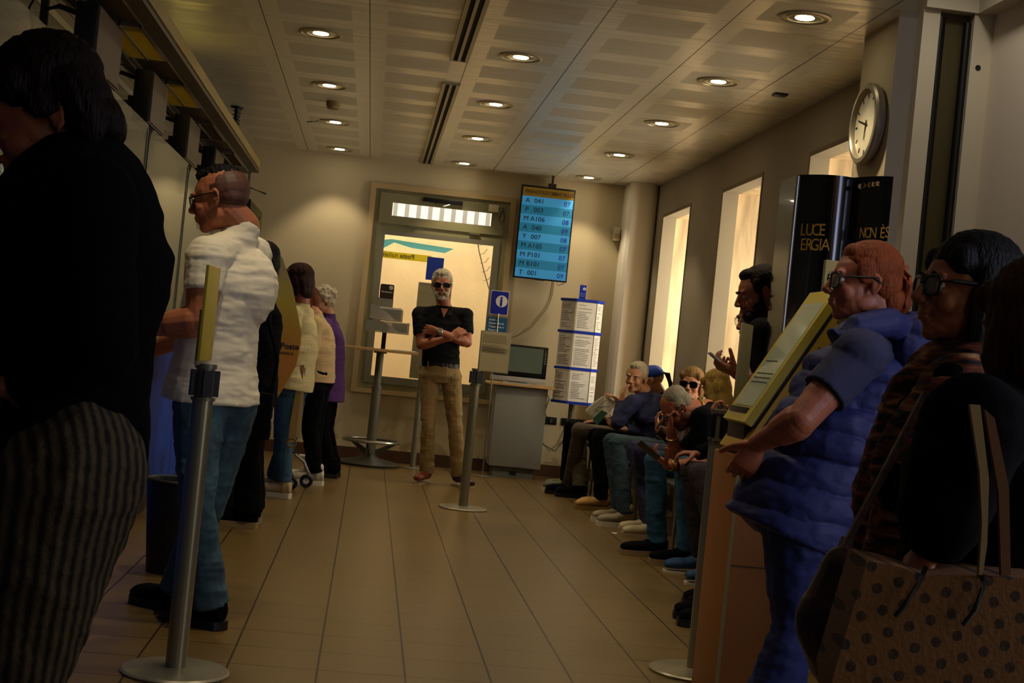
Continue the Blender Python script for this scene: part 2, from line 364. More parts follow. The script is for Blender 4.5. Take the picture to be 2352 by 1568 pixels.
# ---- outside, behind the back window
m_out = mat('outside_render', 'e2c694', .9, var=.08, vscale=3, bump=.2, bscale=20)
struct('ground_outside', MB().b2((-3.5, Y_B + .35, -.3), (5, 19, -.1)), mat('outside_ground', 'a89878', .9))
struct('wall_outside', MB().b2((-2.5, 15.2, -.1), (4, 15.4, 2.40)), m_out)
r = thing('outside_railing', 'pale metal railing seen through the upper pane of the back window', 'railing', (.6, 15.3, 2.40))
obj('rail', MB().b2((-2, 15.27, 2.95), (3.5, 15.33, 3.0)).b2((-2, 15.27, 2.42), (3.5, 15.33, 2.45)), mat('rail_grey', '8a8880', .6), r)
for i in range(26): obj('baluster', MB().b2((-.9 + i * .125, 15.28, 2.40), (-.9 + i * .125 + .045, 15.32, 2.96)), MATS['rail_grey'], r)
tw = MB(); random.seed(3)
tw.tube([(1.0, 15.16, 2.4), (1.05, 15.14, 2.2), (1.12, 15.13, 2.0), (1.2, 15.13, 1.8)], .005)
for k in range(5): z = 2.25 - k * .09; tw.tube([(1.03 + k * .025, 15.14, z), (1.08 + k * .025, 15.12, z + .02), (1.11 + k * .025, 15.12, z + .07)], .003)
obj('bare_twig', tw, mat('twig', '3a2c1a', .9), label='thin bare twig hanging down the sunlit wall outside the back window', category='twig')
# window film stickers (on the glass, read from outside)
yf2 = y + .028
t = thing('window_decal', 'yellow and cyan sticker band with mirrored lettering on the back window pane', 'sticker', (.3, yf2, 1.85))
mb = MB().prism([(.0, yf2, 2.10), (.10, yf2, 2.12), (.60, yf2, 2.095), (.70, yf2, 2.09), (.62, yf2, 2.04), (.30, yf2, 2.055), (.13, yf2, 2.09), (.04, yf2, 2.03), (.0, yf2, 2.04)], (0, -.002, 0))
obj('cyan_shape', mb, mat('cyan_film', '70d0e8', .5, trans=.8), t)
mb = MB().b2((-.0, yf2 - .002, 1.935), (.50, yf2, 2.0)); obj('yellow_band', mb, mat('yellow_film', 'e6da20', .5, trans=.6), t)
text('lettering', 'Poste', (.335, yf2 - .003, 1.95), .062, mat('film_ink', '4a4a10', .6), t, X=(-1, 0, 0), bold=.0012)
text('lettering', 'italiane', (.178, yf2 - .003, 1.95), .062, MATS['film_ink'], t, X=(-1, 0, 0))
t = thing('window_notice', 'dark blue notice square on the back window, behind the person with folded arms', 'notice', (.52, yf2, 1.75))
obj('notice_sheet', MB().b2((.46, yf2 - .003, 1.77), (.62, yf2, 1.99)), mat('deep_blue', '0d2a86', .5), t)
obj('poster', MB().b2((.40, yf2 - .012, .82), (.72, yf2 - .008, 1.74)).b2((.40, yf2 - .014, 1.725), (.72, yf2 - .008, 1.74)), mat('poster_grey', '7d7452', .7, var=.1, vscale=20), label='grey back of a tall poster taped inside the back window', category='poster')
# ------------------------------------------------------------------ ceiling things
m_steel = MATS['steel']; m_rim = mat('light_rim', 'b8ab88', .35, metal=.5)
m_lamp = mat('lamp_lens', 'fff2d6', .4, emit='fff0d0', estr=22)
m_refl = mat('lamp_reflector', 'cfc6a8', .18, metal=.9)
LX = {-.46: [4.9, 6.57, 8.24, 9.93, 11.6, 13.24], .70: [4.9, 6.55, 8.23, 9.9, 11.6, 13.25], 1.88: [4.9, 6.56, 8.24, 9.88, 11.6, 13.25]}
names = {-.46: 'left', .70: 'middle', 1.88: 'right'}
ordn = ['first', 'second', 'third', 'fourth', 'fifth', 'sixth']
proto = None
for lx, ys in LX.items():
    vis = [q for q in ys if not (lx < 1 and q < 7) and not (lx > 1 and q < 5)]
    for y in ys:
        inview = y in vis
        n = len(vis) - 1 - vis.index(y) if inview else 0
        lab = 'round recessed ceiling light, %s from the back wall in the %s row' % (ordn[n], names[lx])
        if proto is None:
            proto = thing('ceiling_light', lab, 'ceiling light', (lx, y, Z_C), 'round recessed ceiling lights')
            c = (lx, y, Z_C)
            obj('rim', MB().lathe(c, [(.125, 0), (.127, -.006), (.112, -.010), (.108, -.004), (.090, -.003), (.088, -.007), (.080, -.008), (.078, 0)], 40), m_rim, proto)
            obj('reflector', MB().lathe(c, [(.077, -.004), (.060, -.001), (.045, -.0005)], 36), m_refl, proto)
            obj('lens', MB().lathe(c, [(.046, -.0045), (.044, -.006), (.002, -.007)], 30), m_lamp, proto)
        elif inview or True:
            if inview: dup(proto, (lx, y, Z_C), lab)
        light('ceiling_lamp', 'SPOT', (lx, y, Z_C - .02), (34 if (lx < 0 and y < 7) else 21), (1, .83, .58), (lx, y, 0), spot_size=math.radians(92), spot_blend=.45, shadow_soft_size=.05)
def diffuser(y0, y1, lab):
    t = thing('air_diffuser', lab, 'air vent', (.355, (y0 + y1) / 2, Z_C)); z = Z_C - .012
    obj('frame', MB().b2((.297, y0, z), (.32, y1, Z_C)).b2((.346, y0, z), (.364, y1, Z_C)).b2((.390, y0, z), (.413, y1, Z_C)).b2((.297, y0, z), (.413, y0 + .012, Z_C)).b2((.297, y1 - .012, z), (.413, y1, Z_C)), mat('diffuser_metal', '9c9272', .4, metal=.4), t)
    obj('slot', MB().b2((.32, y0 + .012, Z_C - .003), (.346, y1 - .012, Z_C)).b2((.364, y0 + .012, Z_C - .003), (.390, y1 - .012, Z_C)), mat('slot_black', '050505', .8), t)
diffuser(5.4, 8.53, 'two-slot linear air vent in the ceiling, the nearer one')
diffuser(9.30, 13.55, 'two-slot linear air vent in the ceiling, the farther one reaching the back wall')
p = onz(765, 232, Z_C)
t = thing('smoke_detector', 'small beige smoke detector between the left row ceiling lights', 'smoke detector', (-.45, 10.62, Z_C))
obj('detector_body', MB().lathe((-.45, 10.62, Z_C), [(.052, 0), (.052, -.03), (.045, -.036), (.044, -.05), (.034, -.056), (.003, -.057)], 30), mat('detector_beige', '8c7848', .5), t)
t = thing('hanging_hook', 'small dark hook screwed into the ceiling beside the third left light', 'hook', (-.62, 11.7, Z_C))
obj('wire', MB().tube([(-.60, 11.65, Z_C - .002), (-.66, 11.66, Z_C - .012), (-.69, 11.66, Z_C - .02)], .004), m_black, t)
obj('ceiling_clip', MB().b2((2.26, 8.35, Z_C - .012), (2.34, 8.43, Z_C), .003), m_black, label='tiny black clip stuck on the ceiling near the right wall', category='clip')
# ------------------------------------------------------------------ wall things
t = thing('wall_clock', 'large round wall clock with silver rim on the near pillar', 'clock', (2.26, 6.55, 2.39))
cc = Vector((2.26, 6.55, 2.40)); ax = (-1, 0, 0)
obj('case', MB().lathe(cc, [(.175, 0), (.192, .02), (.195, .045), (.185, .055), (.166, .057), (.160, .048), (.158, .0)], 48, ax), mat('clock_silver', 'a39a80', .35, metal=.6), t)
obj('dial', MB().lathe(cc, [(.160, .030), (.160, .034), (.002, .035)], 48, ax), mat('clock_dial', 'd8cfae', .3, var=.12, vscale=6), t)
for k in range(12):
    a = k * PI / 6; d = Vector((0, math.sin(a), math.cos(a))); e = Vector((0, math.cos(a), -math.sin(a)))
    q = cc + Vector((-.0355, 0, 0)) + d * .135
    obj('hour_mark', MB().prism([q - d * .012 - e * .004, q + d * .012 - e * .004, q + d * .012 + e * .004, q - d * .012 + e * .004], (-.001, 0, 0)), m_black, t)
for nm, ang, ln, wd in (('hour_hand', 3.3, .075, .006), ('minute_hand', 5.0, .115, .004)):
    d = Vector((0, -math.sin(ang), math.cos(ang))); e = Vector((0, d.z, -d.y)); q = cc + Vector((-.038, 0, 0))
    obj(nm, MB().prism([q - d * .02 - e * wd, q - d * .02 + e * wd, q + d * ln + e * wd * .5, q + d * ln - e * wd * .5], (-.0015, 0, 0)), m_black, t)
t = thing('motion_sensor', 'small white motion sensor box high on the corner of the back wall', 'sensor', (2.26, 13.56, 2.35))
obj('sensor_body', MB().b2((2.215, 13.53, 2.33), (2.275, 13.60, 2.46), .01), mat('cream_plastic', 'c9bd9a', .5), t)
obj('sensor_lens', MB().b2((2.22, 13.522, 2.355), (2.27, 13.532, 2.40), .004), mat('sensor_lens', '9a8c64', .3), t)
# queue display
t = thing('queue_display', 'tall portrait screen listing ticket and counter numbers in blue rows', 'display', (1.52, 13.35, 1.87))
x0, x1, z0, z1, yy = 1.268, 1.783, 1.866, 2.748, 13.35
obj('casing', MB().b2((x0, yy, z0), (x1, yy + .055, z1), .006), mat('display_black', '0a0a0c', .3), t)
obj('bracket', MB().b2((1.53, yy + .056, 2.70), (1.60, yy + .12, 2.79)).b2((1.555, yy + .08, 2.79), (1.575, yy + .10, Z_C)).b2((1.42, yy + .12, 2.72), (1.70, yy + .14, 2.76)).b2((1.53, yy + .12, 2.70), (1.60, yy + .24, 2.74)), mat('bracket_grey', '3c3628', .5, metal=.4), t)
obj('logo_tab', MB().b2((1.47, yy - .002, z0 - .006), (1.57, yy + .002, z0 + .004)), mat('tab_grey', '777', .4) if False else MATS['bracket_grey'], t)
sx0, sx1 = x0 + .014, x1 - .014; zt = z1 - .018
obj('header_bar', MB().b2((sx0, yy - .003, zt - .085), (sx1, yy, zt)), mat('header_gold', '6a4f0c', .5, emit='7a5c10', estr=.12), t)
text('lettering', 'PRENOTAZIONE', (sx0 + .025, yy - .0045, zt - .058), .048, mat('header_ink', '1c1404', .6), t, sx=.86)
text('lettering', 'SPORTELLO', (sx0 + .275, yy - .0045, zt - .058), .046, MATS['header_ink'], t, sx=.86)
rows = [('A', '041', '07'), ('P', '003', '07'), ('M', 'A106', '08'), ('A', '040', '09'), ('Y', '007', '08'), ('M', 'A105', '07'), ('M', 'P101', '07'), ('M', 'B101', '07'), ('T', '001', '09')]
ma = mat('row_light', '2f7fb0', .5, emit='3c96c8', estr=.2); mbb = mat('row_dark', '14607e', .5, emit='1c7ea0', estr=.2)
ink = mat('row_ink', '040a18', .6); inkb = mat('row_ink_blue', '0a1a66', .6, emit='0c1c80', estr=.3)
zr = zt - .085; rh = (zr - (z0 + .014)) / 9
for i, (a, b, c) in enumerate(rows):
    zz = zr - (i + 1) * rh
    rr = obj('screen_row', MB().b2((sx0, yy - .003, zz), (sx1, yy, zz + rh)), ma if i % 2 == 0 else mbb, t)
    text('lettering', a, (sx0 + .055, yy - .0045, zz + .023), .064, ink, rr, align='CENTER')
    text('lettering', b, (sx0 + .165, yy - .0045, zz + .023), .064, ink, rr, align='CENTER')
    text('lettering', c, (sx1 - .055, yy - .0045, zz + .020), .064, inkb, rr, align='CENTER')
obj('loose_cable', MB().tube([(1.69, yy + .04, z0 + .01), (1.71, yy + .05, z0 - .03), (1.77, yy + .04, z0 - .005)], .003), m_black, t)
pts = [(1.69, 13.585, 2.0), (1.688, 13.585, 1.75), (1.665, 13.585, 1.66), (1.64, 13.585, 1.6), (1.52, 13.585, 1.42), (1.40, 13.585, 1.33), (1.3, 13.585, 1.28)]
obj('wall_cable', MB().tube(pts, .004), mat('cable_tan', '7a6a44', .6), label='thin tan cable running down the back wall under the screen', category='cable')
# information signs
m_sblue = mat('sign_blue', '14209a', .4); m_teal = mat('sign_teal', '0e5c86', .5); m_white = mat('white_print', 'e8e4d8', .6)
def rsign(x0, x1, z0, z1, y, m, r=.012, d=.006):
    p = []
    for cx, cz, a0 in ((x1 - r, z1 - r, 0), (x0 + r, z1 - r, 90), (x0 + r, z0 + r, 180), (x1 - r, z0 + r, 270)):
        for k in range(4): a = math.radians(a0 + k * 30); p.append((cx + r * math.cos(a), y, cz + r * math.sin(a)))
    return MB().prism(p, (0, d, 0))
t = thing('info_sign', 'blue square sign with a white letter i on a slim stand', 'sign', (1.14, 12.98, 0))
obj('plate', rsign(1.052, 1.222, 1.488, 1.71, 13.0, m_white), m_white, t, 0)
obj('blue_face', rsign(1.058, 1.216, 1.494, 1.704, 12.998, m_sblue), m_sblue, t, 0)
obj('disc', MB().lathe((1.155, 12.998, 1.615), [(.054, 0), (.054, .0015), (.001, .0016)], 36, (0, -1, 0)), m_white, t)
text('lettering', 'i', (1.152, 12.9958, 1.573), .125, m_sblue, t, align='CENTER', bold=.004)
obj('stand_rod', MB().cyl((1.137, 12.99, .008), (1.137, 12.99, 1.5), .006), MATS['steel'], t)
obj('stand_base', MB().lathe((1.14, 12.96, 0), [(.09, 0), (.09, .008), (.02, .014)], 30), m_steel, t)
p = obj('notice_board', MB().b2((1.04, 12.992, 1.05), (1.225, 12.998, 1.465)), m_teal, t)
for k, s in enumerate(['Avvisi e', 'Documenti di', 'Trasparenza e', 'Finanziari', '', 'Fogli tariffe', 'Informazioni', 'sui e altri']):
    if s: text('lettering', s, (1.055, 12.9905, 1.432 - k * .031), .025, m_white, p, bold=.0005)
# document rack with rotating pockets
t = thing('document_rack', 'tall rotating rack of printed notices in clear pockets with blue bars', 'document rack', (1.92, 13.1, 0))
cx, cy = 1.92, 13.15; rx, ry = .195, .16
hexp = [(-1.0, .0), (-.38, -.98), (.62, -.98), (1.0, -.35), (.7, .9), (-.7, .9)]
def hx_(k, s=1): return (cx + hexp[k][0] * rx * s, cy + hexp[k][1] * ry * s)
m_paper = mat('paper_white', 'd9d3c4', .7, var=.06, vscale=30); m_ink = mat('paper_ink', '5c5648', .8); m_bar = mat('bar_blue', '1030a0', .4)
zs = [(1.42, 1.685), (1.08, 1.39), (.765, 1.05)]
for z0, z1 in zs:
    for k in range(3):
        a = Vector(hx_(k) + (0,)); b = Vector(hx_((k + 1)) + (0,)); d = (b - a); nn = Vector((d.y, -d.x, 0)).normalized()
        pk = obj('paper_pocket', MB().prism([a + Vector((0, 0, z0)) + d * .04, b + Vector((0, 0, z0)) - d * .04, b + Vector((0, 0, z1)) - d * .04, a + Vector((0, 0, z1)) + d * .04], -nn * .006), m_paper, t)
        lm = MB(); rnd = random.Random(k * 7 + int(z0 * 100)); u = d.normalized(); W_ = d.length
        for q in range(int((z1 - z0) / .016) - 2):
            z = z1 - .03 - q * .016; e = rnd.uniform(.45, .86)
            if rnd.random() < .15: continue
            lm.prism([a + u * W_ * .12 + nn * .001 + Vector((0, 0, z)), a + u * W_ * e + nn * .001 + Vector((0, 0, z)), a + u * W_ * e + nn * .001 + Vector((0, 0, z + .004)), a + u * W_ * .12 + nn * .001 + Vector((0, 0, z + .004))], nn * .0006)
        obj('printed_lines', lm, m_ink, pk, 0)
for z in (1.70, 1.405, 1.065, .75):
    obj('blue_bar', MB().prism([Vector(hx_(k, 1.04) + (z - .011,)) for k in range(6)], (0, 0, .024)), m_bar, t, 0)
obj('pole', MB().cyl((cx, cy, .01), (cx, cy, .76), .028), mat('post_grey', '8e8b7a', .35, metal=.6), t)
obj('base', MB().lathe((cx, cy, 0), [(.17, 0), (.17, .008), (.16, .014), (.03, .02)], 40), MATS['post_grey'], t)
pl = obj('header_plate', MB().b2((1.885, 13.14, 1.72), (1.945, 13.146, 1.85)), m_bar, t)
obj('disc', MB().lathe((1.928, 13.14, 1.815), [(.014, 0), (.014, .001), (.001, .0012)], 20, (0, -1, 0)), m_white, pl)
text('lettering', 'i', (1.928, 13.1385, 1.805), .03, m_bar, pl, align='CENTER', bold=.001)
for k, s in enumerate(['Trasparenza', 'e Finanziari']): text('lettering', s, (1.888, 13.1385, 1.765 - k * .02), .010, m_white, pl)
# cabinet with the all-in-one computer
m_cab = mat('cabinet_grey', '7e7c72', .6, var=.04, vscale=60); m_ply = mat('birch_edge', 'b08c56', .5, var=.12, vscale=10, stretch=(1, 12, 12))
t = thing('computer_cabinet', 'grey cabinet with birch top carrying the black computer', 'cabinet', (1.44, 13.3, 0))
obj('carcass', MB().b2((1.20, 13.12, .10), (1.68, 13.48, .85), .004), m_cab, t)
pl = obj('plinth', MB().b2((1.24, 13.15, 0), (1.62, 13.45, .10)), mat('cabinet_plinth', '64625a', .6), t)
obj('vent_grille', MB().b2((1.40, 13.143, .055), (1.46, 13.152, .062)).b2((1.40, 13.143, .043), (1.46, 13.152, .05)).b2((1.40, 13.143, .031), (1.46, 13.152, .038)), m_black, pl)
obj('top', MB().b2((1.12, 13.06, .85), (1.74, 13.50, .872), .003), m_ply, t)
t = thing('desktop_computer', 'black all-in-one computer standing on the grey cabinet', 'computer', (1.40, 13.15, .872))
obj('bezel', MB().b2((1.135, 13.10, .935), (1.645, 13.15, 1.235), .01), mat('computer_black', '101010', .25), t)
obj('screen', MB().b2((1.165, 13.0975, .985), (1.600, 13.101, 1.215)), mat('screen_grey', '4c5240', .12, emit='50584a', estr=.12), t)
obj('silver_chin', MB().b2((1.135, 13.095, .895), (1.645, 13.15, .938), .006), mat('silver_plastic', 'b0aea4', .35, metal=.3), t)
obj('foot', MB().b2((1.25, 13.10, .872), (1.53, 13.26, .884)).b2((1.30, 13.13, .88), (1.48, 13.15, .90)), MATS['silver_plastic'], t)
for k in range(6): obj('side_button', MB().b2((1.618, 13.096, 1.08 + k * .022), (1.628, 13.101, 1.088 + k * .022)), MATS['silver_plastic'], t)
# wall sockets and cables
for i, (px, lab) in enumerate(((1266, 'black wall socket plate beside the grey cabinet'), (1302, 'black wall socket plate behind the document rack pole'), (1336, 'black wall socket plate right of the document rack'))):
    q = at(px, 966 + i * 3, Y_B - .01)
    t = thing('wall_socket', lab, 'socket', (q.x, Y_B, q.z)); wd = .055
    obj('plate', MB().b2((q.x - wd, Y_B - .016, q.z - .036), (q.x + wd, Y_B, q.z + .036), .006), m_black, t)
    for s in ((-1, 0, 1) if i == 2 else (0,)): obj('outlet', MB().b2((q.x + s * .03 - .009, Y_B - .018, q.z - .018), (q.x + s * .03 + .009, Y_B - .015, q.z + .018)), mat('outlet_grey', '4c4638', .5), t)
q0 = at(1302, 985, Y_B - .03)
obj('power_cable', MB().tube([q0, q0 + Vector((-.03, -.02, -.12)), q0 + Vector((-.10, -.05, -.22)), (1.70, 13.46, .33), (1.69, 13.47, .28)], .005), m_black, label='black power cable curving from socket down behind the grey cabinet', category='cable')
q1 = at(1300, 1010, Y_B - .03)
obj('power_cable', MB().tube([q1, q1 + Vector((-.09, -.02, -.06)), q1 + Vector((-.16, -.05, -.12)), (1.70, 13.47, .36)], .0035), MATS['cable_tan'], label='thin tan cable drooping beside the black power cable', category='cable')
obj('power_cable', MB().tube([(1.70, 13.50, .85), (1.75, 13.52, .75), (1.72, 13.52, .62), (1.76, 13.53, .55), (1.73, 13.54, .50)], .004), m_black, label='black looped cable hanging behind the right side of the cabinet', category='cable')
# high writing table
t = thing('writing_table', 'narrow high wooden writing table on a grey column with foot ring', 'table', (.10, 13.1, 0))
tx, ty = .10, 13.12
m_post = MATS['post_grey']
obj('tabletop', MB().b2((-.27, 12.93, 1.045), (.44, 13.33, 1.072), .006), m_ply, t)
obj('column', MB().cyl((tx, ty, .05), (tx, ty, .72), .045).cyl((tx, ty, .70), (tx, ty, 1.05), .034).cyl((tx, ty, .70), (tx, ty, .73), .048).cyl((tx, ty, 1.03), (tx, ty, 1.05), .06), mat('column_grey', '6d6a58', .4, metal=.4), t)
obj('base', MB().lathe((tx, ty, 0), [(.285, 0), (.29, .02), (.27, .032), (.08, .07), (.05, .10)], 48), mat('base_dark', '3c382c', .45, metal=.3), t)
obj('foot_ring', MB().torus((tx, ty, .225), .255, .014), m_steel, t)
for a in (0.4, 2.5, 4.6):
    d = Vector((math.cos(a), math.sin(a), 0)); obj('ring_support', MB().prism([Vector((tx, ty, .08)) + d * .04, Vector((tx, ty, .14)) + d * .04, Vector((tx, ty, .225)) + d * .25, Vector((tx, ty, .20)) + d * .25], d.cross(Vector((0, 0, 1))) * .012), MATS['base_dark'], t)
obj('form_sheet', MB().b2((.22, 12.95, 1.072), (.42, 13.1, 1.078)), m_paper, label='white form lying on the right end of the high writing table', category='paper')
# leaflet stand standing on table column
t = thing('leaflet_holder', 'clear leaflet holder with brown form-holder sign above the writing table', 'leaflet holder', (.12, 13.0, 1.072))
obj('post', MB().b2((.10, 13.10, 1.072), (.14, 13.14, 1.24)), m_black, t)
m_acr = mat('acrylic', 'b8b4a4', .15, trans=.55, ior=1.2)
obj('lower_tray', MB().b2((-.07, 12.93, 1.225), (.335, 12.935, 1.325)).b2((-.07, 12.93, 1.22), (.335, 13.09, 1.226)).b2((-.07, 12.93, 1.22), (-.066, 13.09, 1.33)).b2((.331, 12.93, 1.22), (.335, 13.09, 1.33)), m_acr, t)
obj('upper_tray', MB().b2((-.04, 13.02, 1.33), (.27, 13.024, 1.44)).b2((-.04, 13.02, 1.33), (.27, 13.12, 1.335)), m_acr, t)
obj('back_card', MB().b2((.0, 13.08, 1.43), (.17, 13.084, 1.54)), mat('card_grey', '8c8672', .7), t)
s = obj('sign_plate', rsign(.04, .167, 1.535, 1.665, 13.08, None, .014), mat('sign_brown', '3a2818', .5), t, 0)
text('lettering', 'Modulistica', (.104, 13.078, 1.588), .022, m_white, s, align='CENTER', bold=.0005)
obj('pen_disc', MB().lathe((.140, 13.08, 1.636), [(.019, 0), (.019, .001), (.001, .0015)], 24, (0, -1, 0)), m_white, s)
obj('pen_mark', MB().prism([(.130, 13.078, 1.628), (.133, 13.078, 1.626), (.152, 13.078, 1.640), (.150, 13.078, 1.643)], (0, -.001, 0)), MATS['sign_brown'], s)
def curl(name, x0, x1, z0, z1, y, m, lab):
    mb = MB(); n = 8
    P_ = [(x0 + (x1 - x0) * i / n, y - .05 * math.sin(i / n * PI * .5), z1 - (z1 - z0) * (i / n) ** 1.6) for i in range(n + 1)]
    vs = []; 
    for px_, py_, pz_ in P_: vs += [(px_, py_, pz_), (px_, py_, z0 - .0)]
    fs = [(2 * i, 2 * i + 1, 2 * i + 3, 2 * i + 2) for i in range(n)]
    vs2 = [(a, b + .002, c) for a, b, c in vs]
    fb = [tuple(q + len(vs) for q in f)[::-1] for f in fs]
    mb.add(vs + vs2, fs + fb)
    obj(name, mb, m, smooth=60, label=lab, category='leaflet')
curl('leaflet', -.03, .20, 1.34, 1.47, 13.01, m_paper, 'white leaflet curling over in the upper tray of the leaflet holder')
curl('leaflet', .0, .25, 1.235, 1.34, 12.97, mat('paper_dim', 'b9b2a0', .7), 'greyish leaflet drooping in the lower tray of the leaflet holder')
obj('leaflet', MB().b2((.05, 13.03, 1.34), (.255, 13.034, 1.455)), m_white, label='flat white leaflet standing behind the curled one in the upper tray', category='leaflet')
obj('leaflet', MB().b2((.18, 12.945, 1.235), (.32, 12.95, 1.315)), m_white, label='white leaflet at the right end of the lower tray', category='leaflet')
# power strip lying by the wall
obj('skirting_strip', MB().b2((-.55, 13.35, 0), (-.20, 13.47, .012)), mat('strip_white', 'd8d4c8', .4), label='white strip lying on the floor beside the table base', category='strip')
# slim second column between table and standing man
t = thing('rope_post', 'plain grey post behind the person with folded arms, near the back wall', 'post', (.50, 13.2, 0))
obj('pole', MB().cyl((.50, 13.15, .01), (.50, 13.15, .95), .028), m_post, t); obj('base', MB().lathe((.50, 13.15, 0), [(.10, 0), (.10, .008), (.03, .014)], 36), m_post, t)
# ------------------------------------------------------------------ queue stanchions
def stanchion(x, y, lab, sign):
    t = thing('stanchion', lab, 'barrier post', (x, y, 0), 'grey barrier posts with round bases')
    obj('base', MB().lathe((x, y, 0), [(.175, 0), (.177, .008), (.17, .014), (.05, .020), (.035, .022)], 48), mat('stanchion_base', '8a826a', .35, metal=.5), t)
    obj('pole', MB().cyl((x, y, .02), (x, y, .90), .034, n=28), mat('stanchion_pole', '8c8568', .3, metal=.65), t)
    h = obj('belt_head', MB().cyl((x, y, .90), (x, y, 1.005), .030, n=24).cyl((x, y, 1.0), (x, y, 1.015), .036, n=24).cyl((x, y, .895), (x, y, .905), .040, n=24), mat('stanchion_head', '6b6650', .4, metal=.4), t)
    for a in (0, 90, 180, 270):
        d = Vector((math.cos(math.radians(a + 20)), math.sin(math.radians(a + 20)), 0)); q = Vector((x, y, .952)) + d * .036
        obj('belt_slot', MB().box(q, (.02, .030, .085), Matrix.Rotation(math.radians(a + 20), 3, 'Z')), m_black, h)
    return t
t = stanchion(.78, 10.24, 'grey barrier post with printed notice, beside the person with folded arms', 1)
hq = MB()
R3 = Matrix.Rotation(math.radians(-6), 3, 'X')
f = obj('notice_frame', MB().box((.895, 10.24, 1.145), (.222, .012, .30), R3, .003), mat('notice_frame', '8c8468', .5), t)
obj('notice_bracket', MB().tube([(.80, 10.24, 1.0), (.86, 10.24, 1.0)], .012), MATS['notice_frame'], t)
obj('notice_sheet', MB().box((.895, 10.231, 1.145), (.205, .003, .285), R3), mat('sheet_tan', 'a89c74', .6), f)
lm = MB(); rnd = random.Random(5)
for q in range(24):
    z = 1.265 - q * .0105
    if q in (6, 12, 19): continue
    x1_ = rnd.uniform(.93, .985); lm.box(((.80 + x1_) / 2, 10.227 + (z - 1.145) * -.105, z), (x1_ - .80, .001, .0028), R3)
obj('printed_lines', lm, mat('ink_brown', '4a4028', .8), f, 0)
t = stanchion(-.525, 4.74, 'nearest grey barrier post, with a yellow sign seen edge-on, at lower left', 1)
q = at(480, 720, 4.74)
f = obj('sign_holder', MB().box((-.545, 4.74, 1.10), (.008, .20, .18), Matrix.Rotation(math.radians(-2), 3, 'Z'), .002), mat('acrylic_edge', '8a8458', .3, trans=.3), t)
obj('yellow_sign', MB().box((q.x, 4.74, q.z), (.010, .21, .31), Matrix.Rotation(math.radians(-4), 3, 'Z'), .002), mat('sign_yellow', 'a89428', .5, var=.1), t)
t = stanchion(1.36, 5.36, 'grey barrier post half hidden behind the ticket kiosk', 1)
q = at(1708, 830, 5.36)
obj('sign_panel', MB().box((q.x, 5.36, q.z - .01), (.008, .22, .31), Matrix.Rotation(math.radians(-26), 3, 'Z'), .002), mat('panel_beige', '8f865f', .6, var=.05), t)
# ------------------------------------------------------------------ service counter on the left
m_bpanel = mat('counter_blue', '0a3c9e', .45); m_wood = mat('counter_wood', 'a8874e', .45, var=.12, vscale=6, stretch=(10, 1, 10)); m_plin = mat('counter_plinth', '4a351a', .6, var=.1)
Yc0 = 1.2
for i in range(6):
    y0 = Yc0 + i * 1.62; y1 = y0 + 1.60
    lab = ['blue-fronted service counter unit nearest the camera, behind the nearest person', 'blue-fronted service counter unit, second from the camera', 'blue-fronted service counter unit beside the nearest person in black', 'blue-fronted service counter unit in front of the person in the white T-shirt', 'blue-fronted service counter unit behind the black waste bins', 'farthest blue-fronted service counter unit, by the person in the cream jacket'][i]
    t = thing('service_counter', lab, 'counter', (-1.5, (y0 + y1) / 2, 0), 'service counter units')
    obj('front_panel', MB().b2((-1.24, y0, .13), (-1.20, y1, 1.0)), m_bpanel, t)
    obj('plinth', MB().b2((-1.30, y0, 0), (-1.235, y1, .13)), m_plin, t)
    obj('side_panel', MB().b2((-1.9, y0, 0), (-1.24, y0 + .03, 1.0)), m_plin, t)
    obj('worktop', MB().b2((-1.95, y0, 1.0), (-1.12, y1, 1.035), .008), m_wood, t)
    obj('blue_screen', MB().prism([(-1.62, y0 + .5, 1.035), (-1.62, y0 + 1.45, 1.035), (-1.62, y0 + 1.45, 1.32), (-1.62, y0 + 1.38, 1.39), (-1.62, y0 + .57, 1.39), (-1.62, y0 + .5, 1.32)], (.03, 0, 0)), m_bpanel, t)
m_gl = mat('screen_glass', 'd8e0d4', .03, trans=.93, ior=1.22, spec=.6)
for i in range(4):
    y0 = 4.35 + i * 1.62 + .02; y1 = y0 + 1.54; x = -1.26
    t = thing('glass_screen', ['clear glass screen over the counter behind the nearest person', 'clear glass screen over the counter, left of the person in the white T-shirt', 'clear glass screen over the counter, behind the head of the person in the white T-shirt', 'farthest clear glass screen over the counter'][i], 'glass screen', (x, (y0 + y1) / 2, 1.035), 'counter glass screens')
    r = .12; poly = [(x, y0, 1.18), (x, y1, 1.18), (x, y1, 2.14)] + [(x, y0 + r - r * math.sin(a), 2.14 - r + r * math.cos(a)) for a in [k * PI / 12 for k in range(7)]]
    obj('glass_pane', MB().prism(poly, (.008, 0, 0)), m_gl, t)
    for yy in (y0 + .25, y1 - .30): obj('glass_foot', MB().b2((x - .02, yy, 1.035), (x + .03, yy + .05, 1.20)), m_steel, t)
    ob = obj('edge_strip', MB().b2((x - .004, y1 - .012, 1.10), (x + .012, y1, 2.12)), mat('glass_edge', '6f7460', .2, metal=.2), t)
